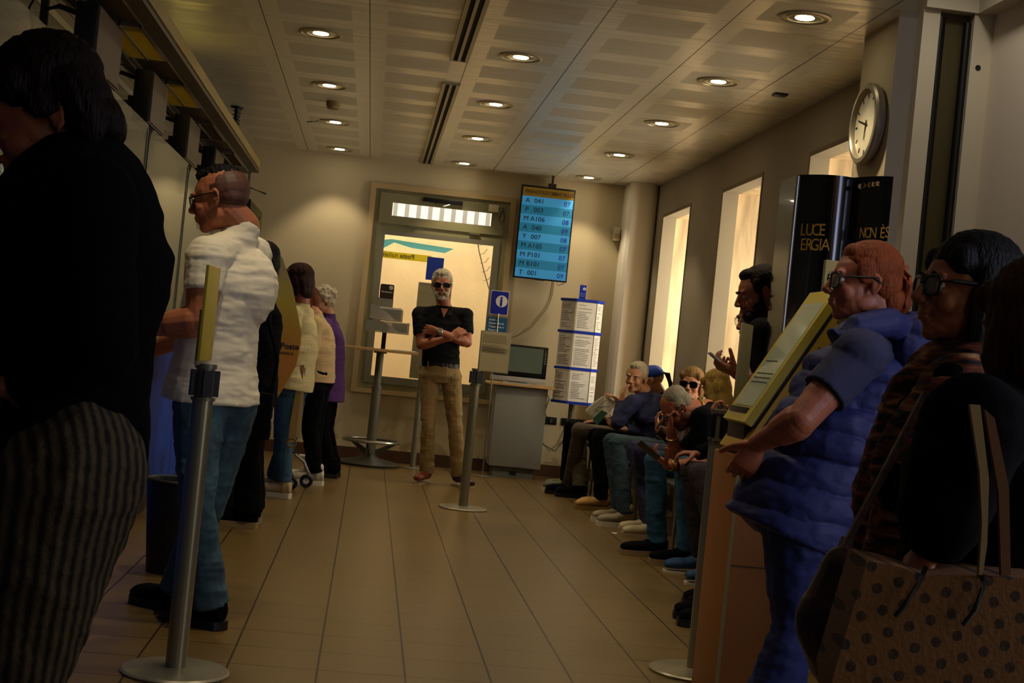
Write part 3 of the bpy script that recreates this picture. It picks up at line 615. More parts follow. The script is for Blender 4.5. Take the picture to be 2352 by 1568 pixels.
# privacy fin with lettering and a smaller hexagonal sign
y = 9.25; P_ = lambda px, py: at(px, py, y)
poly = [P_(560, 548), P_(648, 590), P_(672, 660), P_(692, 762), P_(690, 792), P_(680, 840), P_(622, 940), P_(560, 900)]
t = thing('privacy_fin', 'tall kite-shaped yellow-brown counter divider with dark lettering', 'divider', (-.8, y, .8))
m_fin = mat('fin_ochre', 'a6813c', .5); N, L, B = nodes_of(m_fin)
tc = N.new('ShaderNodeTexCoord'); s3 = N.new('ShaderNodeSeparateXYZ'); L.new(tc.outputs['Object'], s3.inputs[0])
rp = N.new('ShaderNodeValToRGB'); rp.color_ramp.elements[0].position = .25; rp.color_ramp.elements[0].color = srgb('a5702c'); rp.color_ramp.elements[1].position = .8; rp.color_ramp.elements[1].color = srgb('8c8264')
e = rp.color_ramp.elements.new(.55); e.color = srgb('a39038')
L.new(mth(N, L, 'ADD', s3.outputs['Z'], 0.0), rp.inputs[0]); L.new(rp.outputs[0], B.inputs['Base Color'])
obj('fin_panel', MB().prism(poly, (0, .012, 0)), m_fin, t, 0)
obj('fin_bracket', MB().b2((-1.20, y, .95), (-.80, y + .03, 1.0)), m_steel, t)
q = P_(578, 797); text('lettering', 'PuntoPoste', (P_(686, 803).x, y - .002, P_(686, 803).z), .052, mat('fin_ink', '14202e', .6), t, align='RIGHT', bold=.0008, Z=(0, 0, 1))
text('lettering', 'CASA & FAMIGLIA', (P_(674, 815).x, y - .002, P_(674, 815).z), .022, MATS['fin_ink'], t, align='RIGHT')
y = 11.9
t = thing('counter_sign', 'small hexagonal olive counter sign behind the head of the person in the white T-shirt', 'sign', (-1.05, y, 2.2))
obj('sign_plate', MB().prism([P_b for P_b in (at(560, 462, y), at(574, 457, y), at(604, 490, y), at(603, 520, y), at(596, 540, y), at(560, 545, y))], (0, .03, 0)), mat('sign_olive', '7d7648', .5), t, 0)
obj('sign_edge', MB().prism([at(566, 457, y - .001), at(576, 457, y - .001), at(574, 512, y - .001), at(564, 512, y - .001)], (0, .034, 0)), mat('sign_dark', '1c1a12', .5), t, 0)
text('lettering', 'SU', (at(590, 505, y).x, y - .003, at(590, 505, y).z), .05, mat('sign_ink', '3a381e', .6), t, align='CENTER')
obj('sign_arm', MB().tube([(-1.13, y + .03, 2.30), (-1.13, y + .03, 2.62)], .01).tube([(-1.13, y + .03, 2.30), (-.98, y + .03, 2.26)], .01), m_steel, t)
# overhead canopy with rails and louvred lamps
m_fas = mat('canopy_fascia', '8a7430', .5, metal=.2, var=.1); m_can = mat('canopy_brown', '4f4230', .55, metal=.2)
Ya, Yb = 2.6, 12.55
t = thing('overhead_canopy', 'long bronze gantry hanging over the counter and carrying louvred lamps', 'gantry', (-1.4, 7.5, 2.5))
obj('fascia', MB().b2((-1.125, Ya, 2.515), (-1.10, Yb - .1, 2.58)), m_fas, t)
obj('soffit_band', MB().b2((-1.19, Ya, 2.49), (-1.11, Yb, 2.515)).b2((-1.47, Ya, 2.50), (-1.40, Yb, 2.53)), m_can, t)
for x in (-1.197, -1.205, -1.425, -1.49, -1.62): obj('rail', MB().b2((x - .004, Ya, 2.495), (x + .004, Yb, 2.53)), m_steel, t)
for i in range(7): y = Ya + .7 + i * 1.5; obj('cross_panel', MB().b2((-1.42, y, 2.515), (-1.21, y + .62, 2.53)), m_can, t)
for y in (3.5, 6.0, 8.5, 11.0, 12.4):
    for x in (-1.45,): obj('hanger', MB().cyl((x, y, 2.52), (x, y, Z_C), .008, n=10), m_steel, t)
m_louv = mat('louvre_yellow', 'b8a23a', .35, metal=.5); m_tube = mat('tube_light', 'f0d890', .5, emit='d8c060', estr=.7)
for i, lab in enumerate(['louvred gantry lamp nearest the camera, above the nearest person', 'second louvred gantry lamp from the camera', 'third louvred gantry lamp, unlit grey', 'farthest louvred gantry lamp, over the person in the white T-shirt']):
    y0 = 6.80 + i * 1.53 - (0 if i else 0); y1 = y0 + .82
    t = thing('louvred_lamp', lab, 'lamp', (-1.29, (y0 + y1) / 2, 2.5), 'louvred lamps on the gantry')
    obj('lamp_frame', MB().b2((-1.415, y0, 2.492), (-1.405, y1, 2.53)).b2((-1.220, y0, 2.492), (-1.210, y1, 2.53)).b2((-1.317, y0, 2.490), (-1.307, y1, 2.53)).b2((-1.415, y0, 2.492), (-1.21, y0 + .01, 2.53)).b2((-1.415, y1 - .01, 2.492), (-1.21, y1, 2.53)), m_steel, t)
    obj('lamp_tray', MB().b2((-1.41, y0, 2.535), (-1.21, y1, 2.545)), m_tube if i < 2 else m_can, t)
    mb = MB(); n = 22
    for k in range(n):
        yy = y0 + .02 + (y1 - y0 - .04) * k / (n - 1); mb.box((-1.312, yy, 2.507), (.19, .003, .024), Matrix.Rotation(math.radians(25), 3, 'X'))
    obj('louvre', mb, m_louv if i < 2 else mat('louvre_grey', '5c5438', .4, metal=.4), t)
# counter number monitors hanging outward
for i, (y0, y1, lab) in enumerate(((6.28, 6.86, 'brown hanging counter monitor nearest the camera'), (7.82, 8.36, 'second hanging counter monitor from the camera'), (9.36, 9.92, 'third hanging counter monitor, behind the person in the white T-shirt'), (10.9, 11.5, 'farthest hanging counter monitor, just above the short curly crown'))):
    t = thing('hanging_monitor', lab, 'monitor', (-1.34, y0, 2.2), 'monitors hanging over the counter')
    obj('casing', MB().b2((-1.40, y0, 2.19), (-1.305, y1, 2.475), .008), m_black, t)
    obj('screen_face', MB().b2((-1.306, y0 + .01, 2.20), (-1.298, y1 - .01, 2.465)), mat('monitor_face', '57462e', .5, var=.05, vscale=40), t)
    obj('pole', MB().b2((-1.56, y0 + .05, 2.10), (-1.53, y0 + .08, Z_C)), mat('pole_dark', '2e261c', .4, metal=.5), t)
    obj('arm', MB().tube([(-1.545, y0 + .06, 2.43), (-1.48, y0 + .05, 2.45), (-1.40, y0 + .06, 2.43)], .012), m_black, t)
    obj('arm', MB().tube([(-1.545, y0 + .06, 2.30), (-1.47, y0 + .06, 2.29), (-1.40, y0 + .06, 2.30)], .014).b2((-1.43, y0 + .03, 2.27), (-1.40, y0 + .10, 2.33)), m_black, t)
    obj('loose_cable', MB().tube([(-1.55, y0 + .03, 2.55), (-1.60, y0 + .02, 2.42), (-1.56, y0 + .02, 2.25), (-1.58, y0 + .03, 2.12)], .005).tube([(-1.54, y0 + .02, 2.46), (-1.47, y0 + .02, 2.49), (-1.41, y0 + .03, 2.45)], .004), m_black, t)
# pendant thing with spiral
q = onz(545, 245, Z_C)
t = thing('spiral_fitting', 'dark ceiling fitting wrapped in a spiral near the gantry end', 'fitting', (q.x, q.y, Z_C))
obj('stem', MB().cyl((q.x, q.y, Z_C - .13), (q.x, q.y, Z_C), .018).cyl((q.x, q.y, Z_C - .012), (q.x, q.y, Z_C), .05), m_black, t)
obj('spiral', MB().tube([(q.x + .03 * math.cos(a), q.y + .03 * math.sin(a), Z_C - .02 - a * .0045) for a in [k * .4 for k in range(70)]], .004), m_black, t)
# staff side dividers behind the glass
for i in range(3):
    y = 7.6 + i * 1.62
    t = thing('staff_divider', ['wooden staff-side divider behind the glass, nearest', 'wooden staff-side divider behind the glass, middle', 'wooden staff-side divider behind the glass, farthest'][i], 'divider', (-1.9, y, 0))
    obj('panel', MB().b2((-2.35, y, 0), (-1.98, y + .03, 1.42)), m_wood, t); obj('binder_stack', MB().b2((-2.3, y - .3, 1.0), (-2.0, y - .02, 1.3)), mat('binder_dark', '181410', .6), t)
    obj('tray_table', MB().b2((-2.35, y - 1.2, .96), (-1.96, y, 1.0)), m_wood, t)
obj('rolled_paper', MB().cyl((-1.45, 5.55, 1.09), (-1.10, 5.38, 1.09), .045), mat('roll_cream', 'b89c58', .6), label='cream paper roll on the counter in front of the person in the white T-shirt', category='paper roll')
for (x, y, lab) in ((-.80, 6.62, 'black round waste bin in front of the counter, left of the barrier post'), (-.78, 8.95, 'black waste bin in front of the counter, behind the legs in jeans')):
    t = thing('waste_bin', lab, 'bin', (x, y, 0), 'black waste bins')
    obj('bin_body', MB().lathe((x, y, 0), [(.11, 0), (.145, .42), (.135, .42), (.10, .02), (.002, .02)], 32), mat('bin_black', '050505', .5), t)
    obj('bin_rim', MB().torus((x, y, .42), .145, .008), MATS['bin_black'], t)
# ------------------------------------------------------------------ right: totem, kiosk, door frame
t = thing('advert_totem', 'tall glossy black advertising column with thin gold lettering', 'advertising column', (1.93, 5.9, 0))
Yt = 5.75; A = at(1833, 402, 5.85); Bq = at(1962, 391, Yt); Cq = at(2052, 412, 5.60)
pts = []
for k in range(9): u = k / 8; p = A.lerp(Bq, u); n = Vector((-.2, -1, 0)); pts.append((p.x, p.y - .05 * math.sin(u * PI), 0))
for k in range(1, 9): u = k / 8; p = Bq.lerp(Cq, u); pts.append((p.x, p.y - .035 * math.sin(u * PI), 0))
pts += [(Cq.x + .0, Cq.y + .28, 0), (1.98, 6.2, 0), (A.x, A.y + .25, 0)]
m_tot = mat('totem_black', '060608', .16, coat=.4)
obj('column_shell', MB().prism(pts, (0, 0, 2.02)), m_tot, t, 20)
obj('chrome_edge', MB().cyl((A.x, A.y - .005, .0), (A.x, A.y - .005, 2.015), .008), m_steel, t)
m_gold = mat('gold_letters', '8f6c1e', .5); d2 = (Cq - Bq); d2.z = 0
X1 = (pts[5][0] - pts[1][0], pts[5][1] - pts[1][1], 0)
def face_letters(string, P0, P1, bulge, px0, px1, py, size, sx):
    n = len(string)
    for i_, ch in enumerate(string):
        if ch == ' ': continue
        px = px0 + (px1 - px0) * (i_ + .5) / n; ray = at(px, py, 5.7); k_ = ray.x / ray.y
        u = (k_ * P0.y - P0.x) / ((P1.x - P0.x) - k_ * (P1.y - P0.y)); u = max(.02, min(.98, u))
        def fp(v): p = P0.lerp(P1, v); return V3_(p.x, p.y - bulge * math.sin(v * PI), 0)
        c = fp(u); tn = (fp(min(1, u + .02)) - fp(max(0, u - .02))).normalized(); c = c + V3_(tn.y, -tn.x, 0) * .004
        text('lettering', ch, (c.x, c.y, at(px, py, c.y).z), size, m_gold, t, align='CENTER', sx=sx, X=tn)
def V3_(*a): return Vector(a)
face_letters('LUCE', A, Bq, .05, 1834, 1886, 540, .072, .75)
face_letters('ERGIA', A, Bq, .05, 1834, 1893, 574, .072, .75)
face_letters('NON È S', Bq, Cq, .035, 1970, 2052, 546, .064, .66)
face_letters('E SOLE', Bq, Cq, .035, 1968, 2052, 580, .064, .66)
for k in range(5):
    q = Bq + d2 * (.16 + k * .10); zz = at(1980 + k * 10, 428, 5.7).z; yq = q.y - .035 * math.sin((.16 + k * .10) * PI) - .004
    if k == 0: mb = MB().lathe((q.x, yq, zz), [(.011, 0), (.011, .001), (.001, .0012)], 16, (0, -1, 0))
    elif k == 1: mb = MB().prism([(q.x - .009, yq, zz + .01), (q.x - .006, yq, zz + .01), (q.x + .009, yq, zz - .01), (q.x + .006, yq, zz - .01)], (0, -.001, 0)).prism([(q.x + .009, yq, zz + .01), (q.x + .006, yq, zz + .01), (q.x - .009, yq, zz - .01), (q.x - .006, yq, zz - .01)], (0, -.001, 0))
    elif k == 2: mb = MB().torus((q.x, yq, zz), .009, .0014, (0, -1, 0), 20, 6).torus((q.x, yq, zz), .004, .001, (0, -1, 0), 14, 6)
    else: mb = rsign(q.x - .010, q.x + .010, zz - .009, zz + .009, yq, None, .003, .001)
    ic = obj('social_icon', mb, m_gold, t, 0)
    if k >= 3: obj('icon_mark', MB().prism([(q.x - .003, yq - .001, zz - .005), (q.x + .005, yq - .001, zz), (q.x - .003, yq - .001, zz + .005)], (0, -.001, 0)), m_black, ic, 0)
# ticket kiosk: inclined yellow console on a brown column
yk0, yk1 = 4.78, 5.08
t = thing('ticket_kiosk', 'yellow slanted ticket kiosk console on an orange-brown column', 'kiosk', (1.42, 4.93, 0))
a = at(1710, 969, yk0); b = at(1912, 680, yk0); up = (b - a); up.y = 0; b = a + up * 1.05; un = up.normalized(); nn = Vector((-un.z, 0, un.x))
m_yel = mat('kiosk_yellow', 'a8941e', .4, var=.05); m_yel2 = mat('kiosk_yellow_deep', 'a88618', .5)
mb = MB(); th = .045
A0 = Vector((a.x, 0, a.z)); B0 = Vector((b.x, 0, b.z))
def slab(p, q, off0, off1, y0, y1): return [p + nn * off0 + Vector((0, y0, 0)), q + nn * off0 + Vector((0, y0, 0)), q + nn * off1 + Vector((0, y0, 0)), p + nn * off1 + Vector((0, y0, 0))], (0, y1 - y0, 0)
obj('console', MB().prism(*slab(A0, B0, -.03, .0, yk0, yk1)), m_yel, t)
obj('touch_screen', MB().prism(*slab(A0 + up * .12, B0 - up * .10, .0, .002, yk0 + .03, yk1 - .035)), mat('kiosk_screen', '7f8468', .08, emit='7a8066', estr=.10, coat=.5), t)
lm = MB()
for k, u in enumerate((.30, .335, .37)): lm.prism(*slab(A0 + up * (u), A0 + up * (u + .008), .002, .003, yk0 + .05, yk1 - .05))
lm.prism(*slab(A0 + up * .47, A0 + up * .478, .002, .003, yk0 + .10, yk1 - .06))
obj('screen_lines', lm, mat('screen_line', '2e3022', .6), t, 0)
obj('side_gap', MB().prism(*slab(A0 + up * .01, B0, -.045, -.03, yk0 + .01, yk1)), m_black, t)
sb = obj('side_console', MB().prism(*slab(A0 - up * .16, B0, -.125, -.045, yk0 - .005, yk1)), m_yel2, t)
for u0, u1, nm in ((.02, .20, 'card_slot'), (.33, .36, 'slit'), (.55, .68, 'keypad_panel'), (.88, .98, 'notice_patch')):
    pq = slab(A0 + up * u0, A0 + up * u1, -.112, -.062, yk0 - .009, yk0 - .004)
    obj(nm, MB().prism(*pq), m_black if u0 < .4 else mat('patch_brown', '5c4a1c', .6, var=.3, vscale=80), sb)
obj('slot_lip', MB().prism(*slab(A0 + up * .05, A0 + up * .17, -.098, -.078, yk0 - .013, yk0 - .008)), mat('lip_grey', '3c3c34', .4), sb)
cl = at(1656, 1100, yk1 + .06); cr = at(1694, 1100, yk0); zk = A0.z - up.z * .16
obj('column', MB().b2((cr.x, yk0 + .005, 0), (cr.x + .30, yk1 + .06, zk - .045), .004), mat('kiosk_brown', '8a5520', .5, var=.08, vscale=5), t)
obj('column_upper', MB().b2((cr.x + .02, yk0 + .05, zk - .05), (cr.x + .16, yk1 - .02, A0.z + .05), .004), mat('kiosk_dark', '3a3222', .5), t)
obj('column_trim', MB().b2((cr.x - .006, yk0 - .003, 0), (cr.x + .004, yk0 + .009, zk - .045)), mat('trim_grey', '7a7048', .4, metal=.3), t)
obj('lock', MB().lathe((cr.x + .075, yk0 + .005, at(1723, 1190, yk0).z), [(.013, 0), (.013, .004), (.008, .006), (.001, .006)], 20, (0, -1, 0)), m_steel, t)
obj('panel_joint', MB().b2((cr.x + .006, yk0 + .002, .50), (cr.x + .30, yk0 + .006, .503)), m_black, t)
gp = thing('glass_upright', 'narrow upright glass sheet beside the ticket kiosk column', 'glass panel', (cl.x - .01, 5.1, 0))
obj('glass_pane', MB().b2((cl.x + .005, yk1 + .065, 0), (cl.x + .015, yk1 + .10, .90)), m_gl, gp)
# light upright board behind the profile of the red-haired woman
q0 = at(1898, 596, 5.3); q1 = at(1945, 590, 5.3)
t = thing('board_upright', 'pale upright board standing behind the face of the person in the blue vest', 'board', (1.75, 5.3, 0))
obj('board', MB().b2((q0.x, 5.30, 1.0), (q0.x + .12, 5.33, q0.z), .002), mat('panel_beige', '8f865f', .6), t); obj('stand', MB().b2((q0.x + .05, 5.305, 0), (q0.x + .08, 5.325, 1.0)), m_steel, t)
# sliding door frame and lit reveal
Yf = 4.5; k_ = Yf / 3.0
def fx_(x): return at(x, 23, Yf).x
z_top = at(2200, 28, Yf).z
mA = mat('door_aluminium', 'c9bea6', .5, metal=.1); mG = m_black
t = struct('door_1', MB().b2((fx_(2123), Yf, 0), (fx_(2162), Yf + .05, z_top)).b2((fx_(2238), Yf - .01, 0), (fx_(2284), Yf + .05, z_top)), mA)
obj('track_recess', MB().b2((fx_(2162), Yf + .03, 0), (fx_(2238), Yf + .05, z_top)), mat('track_olive', '4a4020', .5, metal=.3), t)
obj('rubber_seal', MB().cyl((fx_(2164) + .004, Yf + .012, 0), (fx_(2164) + .004, Yf + .012, z_top - .02), .012).cyl((fx_(2172) + .004, Yf + .02, 0), (fx_(2172) + .004, Yf + .02, z_top - .02), .008), mG, t)
obj('rubber_seal', MB().cyl((fx_(2232) - .004, Yf + .012, 0), (fx_(2232) - .004, Yf + .012, z_top - .03), .013), mG, t)
obj('screw_hole', MB().lathe((at(2243, 157, Yf).x, Yf - .011, at(2243, 157, Yf).z), [(.009, 0), (.009, .002), (.001, .002)], 18, (0, -1, 0)), mG, t)
struct('door_2', MB().b2((fx_(2123), Yf - .02, z_top), (fx_(2284), Yf + .06, z_top + .10)), mA)
struct('wall_door_reveal', MB().b2((fx_(2284), 3.95, 0), (fx_(2284) + .12, Yf + .02, z_top + .10)), mat('reveal_white', 'e6d8c2', .8, bump=.05))
struct('trim_6', MB().b2((fx_(2284) - .06, 3.95, z_top), (fx_(2284), Yf - .02, z_top + .10)), mA)
# small litter on the floor
obj('paper_scrap', MB().prism([(1.755, 9.56, .001), (1.785, 9.55, .001), (1.80, 9.585, .001), (1.77, 9.60, .001)], (0, 0, .002)), m_white, label='tiny white paper scrap on the floor in front of the cream sneakers', category='paper scrap')
# row of visitor chairs along the right wall
m_seat = mat('chair_black', '101010', .5)
CH = [12.55, 11.95, 11.35, 10.6, 9.9, 9.0, 8.2, 7.5]
def chair(y, lab):
    t = thing('waiting_chair', lab, 'chair', (2.24, y, 0), 'black chairs along the right wall')
    obj('seat', MB().b2((1.98, y - .23, .40), (2.42, y + .23, .43), .015), m_seat, t)
    obj('backrest', MB().box((2.465, y, .70), (.03, .44, .42), Matrix.Rotation(math.radians(6), 3, 'Y'), .012), m_seat, t)
    for sx_ in (2.01, 2.45):
        for sy in (-.2, .2): obj('leg', MB().cyl((sx_, y + sy, 0), (sx_, y + sy, .46 if sx_ < 2.2 else .85), .011, n=10), m_steel, t)
    return t
c0_ = chair(CH[0], 'black waiting chair under the person with black trousers by the back wall')
labs = ['black waiting chair under the person in the blue cap', 'black waiting chair under the person in the navy jacket', 'black waiting chair under the person in sunglasses', 'black waiting chair under the person in cream sneakers', 'black waiting chair under the bent person in blue jeans', 'black waiting chair under the person in blue slip-on shoes', 'nearest black waiting chair, hidden behind the kiosk']
for y, lb in zip(CH[1:], labs): dup(c0_, (2.24, y, 0), lb)
# ------------------------------------------------------------------ people
def V3(*a): return Vector(a)
class Head:
    def __init__(s, c, f, s_=1.0, up=(0, 0, 1), roll=0):
        s.c = Vector(c); s.f = Vector(f).normalized(); u = Vector(up)
        s.x = s.f.cross(u).normalized(); s.u = s.x.cross(s.f).normalized()
        if roll: q = Matrix.Rotation(math.radians(roll), 3, s.f); s.x = q @ s.x; s.u = q @ s.u
        s.s = s_
    def p(s, x, y, z): return s.c + (s.x * x + s.f * y + s.u * z) * s.s
    def e(s, mb, c, r, n=16): mb.ell(s.p(*c), [q * s.s for q in r], s.x, s.f, s.u, n)
    def t(s, mb, pts, r, n=8): mb.tube([s.p(*q) for q in pts], [k * s.s for k in r] if isinstance(r, list) else r * s.s, n)
    def ec(s, mb, a, b, ra, rb): mb.cap(s.p(*a), s.p(*b), ra * s.s, rb * s.s)
def skull(h, mb, chin=1.0, nose=1.0, ears=True, cheek=1.0):
    E = lambda c, r: h.e(mb, c, r)
    E((0, -.014, .032), (.074, .094, .084)); E((0, .012, .02), (.071, .078, .07))
    E((0, .030, -.022), (.060 * cheek, .060, .078)); E((0, .024, -.068), (.053 * cheek, .056, .042))
    E((0, .068, -.098), (.024 * chin, .020, .017)); E((0, .050, -.088), (.038, .035, .022))
    for sx_ in (-1, 1):
        E((sx_ * .036, .058, -.034), (.024, .024, .026)); E((sx_ * .030, .080, .022), (.022, .012, .008))
        E((sx_ * .031, .076, .0125), (.016, .011, .006)); E((sx_ * .031, .074, -.013), (.016, .011, .006))
        E((sx_ * .0125, .104, -.034), (.009 * nose, .011, .008)); E((sx_ * .050, .005, -.062), (.010, .03, .025))
        if ears:
            E((sx_ * .073, -.011, -.010), (.007, .014, .025))
            h.t(mb, [(sx_ * .068, .002, -.028), (sx_ * .073, -.004, -.038), (sx_ * .077, -.014, -.031), (sx_ * .081, -.024, -.010), (sx_ * .080, -.022, .010), (sx_ * .076, -.010, .019), (sx_ * .073, .001, .011), (sx_ * .071, .003, -.002)], .0048)
    h.ec(mb, (0, .086, .014), (0, .112 * nose + (1 - nose) * .05, -.028), .008, .0115 * nose)
    E((0, .082, -.048), (.020, .016, .012)); E((0, .092, -.058), (.024, .010, .0055)); E((0, .090, -.069), (.020, .011, .0065)); E((0, .078, -.080), (.018, .012, .008))
def neck_(h, mb, nb, r=.056, rb=.058):
    mb.cap(h.p(0, -.028, -.045), nb, r * h.s, rb * h.s, sx=1, sy=1)
    mb.cap(h.p(0, .0, -.06), nb, r * .8 * h.s, rb * .9 * h.s)
def hand_(mb, w, d, n, side=1, curl=25, s=1.0, thumb=1, spread=3):
    d = Vector(d).normalized(); n = Vector(n); n = (n - d * n.dot(d)).normalized(); lat = n.cross(d).normalized() * side
    w = Vector(w)
    R = [(w - d * .02, .027, .020), (w + d * .012 * s, .029, .019), (w + d * .040 * s, .037, .017), (w + d * .070 * s, .042, .015), (w + d * .088 * s, .040, .012)]
    mb.loft([(c, lat * a * s, n * b * s) for c, a, b in R], 16)
    for k, (o, ln) in enumerate(((.030, .074), (.010, .083), (-.011, .077), (-.030, .060))):
        p = w + d * .080 * s + lat * o * s; dd = d + lat * (1.5 - k) * math.radians(spread); dd.normalize(); cu = curl + k * 4; a = 0
        for f, r0, r1 in ((.45, .0098, .0090), (.30, .0088, .0080), (.25, .0080, .0068)):
            a += cu * (.7 if f == .45 else 1.0); q = math.radians(a)
            e = dd * math.cos(q) + n * math.sin(q); p2 = p + e * ln * f * s; mb.cap(p, p2, r0 * s, r1 * s, n=10); p = p2
    p = w + d * .022 * s + lat * .026 * s; tv = (d * .62 + lat * .68 + n * (.25 + .3 * thumb)).normalized(); mb.cap(w + d * .01, p, .014 * s, .015 * s, n=10)
    for k, (ln, r) in enumerate(((.042, .0145), (.034, .0115), (.028, .0100))):
        p2 = p + tv * ln * s; mb.cap(p, p2, r * s, r * .88 * s, n=10); p = p2; tv = (tv + d * .25 + n * .22 * thumb).normalized()
def arm_(mb, sh, el, wr, k=1.0):
    mb.cap(sh, el, .050 * k, .040 * k); mb.cap(sh.lerp(el, .35), sh.lerp(el, .7), .050 * k, .044 * k)
    mb.cap(el, wr, .041 * k, .027 * k, sx=1.0, sy=.95); mb.cap(el.lerp(wr, .12), el.lerp(wr, .42), .046 * k, .040 * k)
def leg_core(mb, hp, kn, an, k=1.0):
    mb.cap(hp, kn, .070 * k, .050 * k); mb.cap(kn, an, .050 * k, .034 * k)
def eyes_(h, body, parent):
    m1 = mat('eye_white', 'b8ae9c', .3); m2 = mat('eye_dark', '140c08', .2)
    for sx_ in (-1, 1):
        mb = MB(); h.e(mb, (sx_ * .031, .0765, 0), (.0125, .0115, .0085)); e = obj('eye', mb, m1, parent, 60)
        mb = MB(); h.e(mb, (sx_ * .031, .0840, 0), (.0055, .0052, .0055)); obj('iris', mb, m2, e, 60)
def brows_(h, parent, m, th=.004):
    for sx_ in (-1, 1):
        mb = MB(); h.t(mb, [(sx_ * .012, .094, .018), (sx_ * .028, .0935, .024), (sx_ * .046, .080, .018)], [th, th * 1.1, th * .6]); obj('eyebrow', mb, m, parent, 60)
def rr_pts(c, X, Y, n=28, e=.62):
    P = []
    for i in range(n + 1):
        a = 2 * PI * i / n; ca, sa = math.cos(a), math.sin(a); P.append(c + X * math.copysign(abs(ca) ** e, ca) + Y * math.copysign(abs(sa) ** e, sa))
    return P
def glasses_(h, parent, m, lens, w_=.026, hh=.019, rim=.0022, dx=.033):
    g = None; mb = MB()
    for sx_ in (-1, 1):
        c = h.p(sx_ * dx, .095, -.002); ax = (h.f + h.x * sx_ * .18).normalized(); xx = h.u.cross(ax).normalized()
        mb.tube(rr_pts(c, xx * w_ * h.s, ax.cross(xx) * hh * h.s), rim * h.s, 8)
    h.t(mb, [(-.010, .099, .004), (0, .103, .007), (.010, .099, .004)], rim)
    g = obj('glasses', mb, m, parent, 60)
    for sx_ in (-1, 1):
        mb = MB(); h.t(mb, [(sx_ * (dx + w_ - .002), .092, .006), (sx_ * .074, .070, .008), (sx_ * .081, -.005, .010), (sx_ * .082, -.030, -.008)], rim * 1.1); obj('temple', mb, m, g, 60)
        c = h.p(sx_ * dx, .0950, -.002); ax = (h.f + h.x * sx_ * .18).normalized(); xx = h.u.cross(ax).normalized(); yy = ax.cross(xx)
        obj('lens', MB().prism([q - ax * .0008 for q in rr_pts(c, xx * w_ * h.s, yy * hh * h.s)[:-1]], ax * .0016), lens, g, 0)
    return g
def strands(amp, f=150, seed=0, along=(0, 0, 1)):
    al = Vector(along).normalized(); a, b = ortho(al)
    M = np.array([[*(a * f)], [*(b * f)], [*(al * f * .12)]])
    def g_(P, N): Q = P @ M.T; return amp * (.6 * vnoise(Q * .5 + seed) + .7 * vnoise(Q * 1.6 + seed))
    return g_
def lumps(amp, f=60, seed=0):
    def g_(P, N): return amp * (vnoise(P * f + seed) + .5 * vnoise(P * f * 2 + seed + 5))
    return g_
def hair_(h, style, m, parent, vox=.005, amp=.003, seed=1):
    mb = MB(); E = lambda c, r: h.e(mb, c, r); d = [strands(amp, 130, seed, h.u)]
    if style in ('short', 'curls', 'crop', 'thick'):
        k = {'short': 1.0, 'curls': 1.06, 'crop': .985, 'thick': 1.08}[style]
        E((0, -.022, .044), (.079 * k, .093 * k, .082 * k)); E((0, -.050, .0), (.073 * k, .060 * k, .070 * k)); E((0, .030, .088), (.052 * k, .042 * k, .030 * k))
        for sx_ in (-1, 1): E((sx_ * .066 * k, .010, .030), (.014, .030, .040))
        if style == 'curls':
            rnd = random.Random(seed)
            for i in range(70):
                a = rnd.uniform(0, 2 * PI); z = rnd.uniform(-.2, 1); q = math.sqrt(max(0, 1 - z * z)); y = -.030 + .098 * q * math.sin(a); 
                if y > .055 and z < .6: continue
                E((.080 * q * math.cos(a), y, .040 + .088 * z), (.017, .017, .015))
            d = [lumps(.004, 90, seed)]
        if style == 'crop': d = [lumps(.0012, 260, seed)]
    elif style == 'balding':
        E((0, -.052, .012), (.0775, .058, .055)); 
        for sx_ in (-1, 1): E((sx_ * .066, -.012, .018), (.013, .040, .032))
        E((0, -.03, .06), (.0765, .082, .0625)); d = [lumps(.0012, 260, seed)]
    elif style == 'bob':
        E((0, -.020, .050), (.086, .100, .084)); E((0, -.062, -.005), (.086, .056, .085)); E((0, -.068, -.055), (.076, .042, .060))
        for sx_ in (-1, 1): E((sx_ * .072, -.018, -.02), (.020, .040, .080)); E((sx_ * .058, .042, .060), (.026, .030, .030))
    elif style == 'long':
        E((0, -.020, .050), (.087, .100, .084)); E((0, -.060, -.01), (.088, .054, .10)); E((0, -.066, -.11), (.080, .042, .11))
        for sx_ in (-1, 1): E((sx_ * .076, -.010, -.06), (.022, .040, .13)); E((sx_ * .056, .046, .058), (.028, .030, .032))
    elif style == 'pulled':
        E((0, -.020, .045), (.080, .094, .082)); E((0, -.052, .0), (.074, .058, .068)); E((0, .034, .078), (.050, .034, .034))
        for sx_ in (-1, 1): E((sx_ * .068, .010, .028), (.012, .034, .040))
        d = [strands(amp, 130, seed, h.f)]
    return blob('hair', mb, m, parent, vox, 2, d)
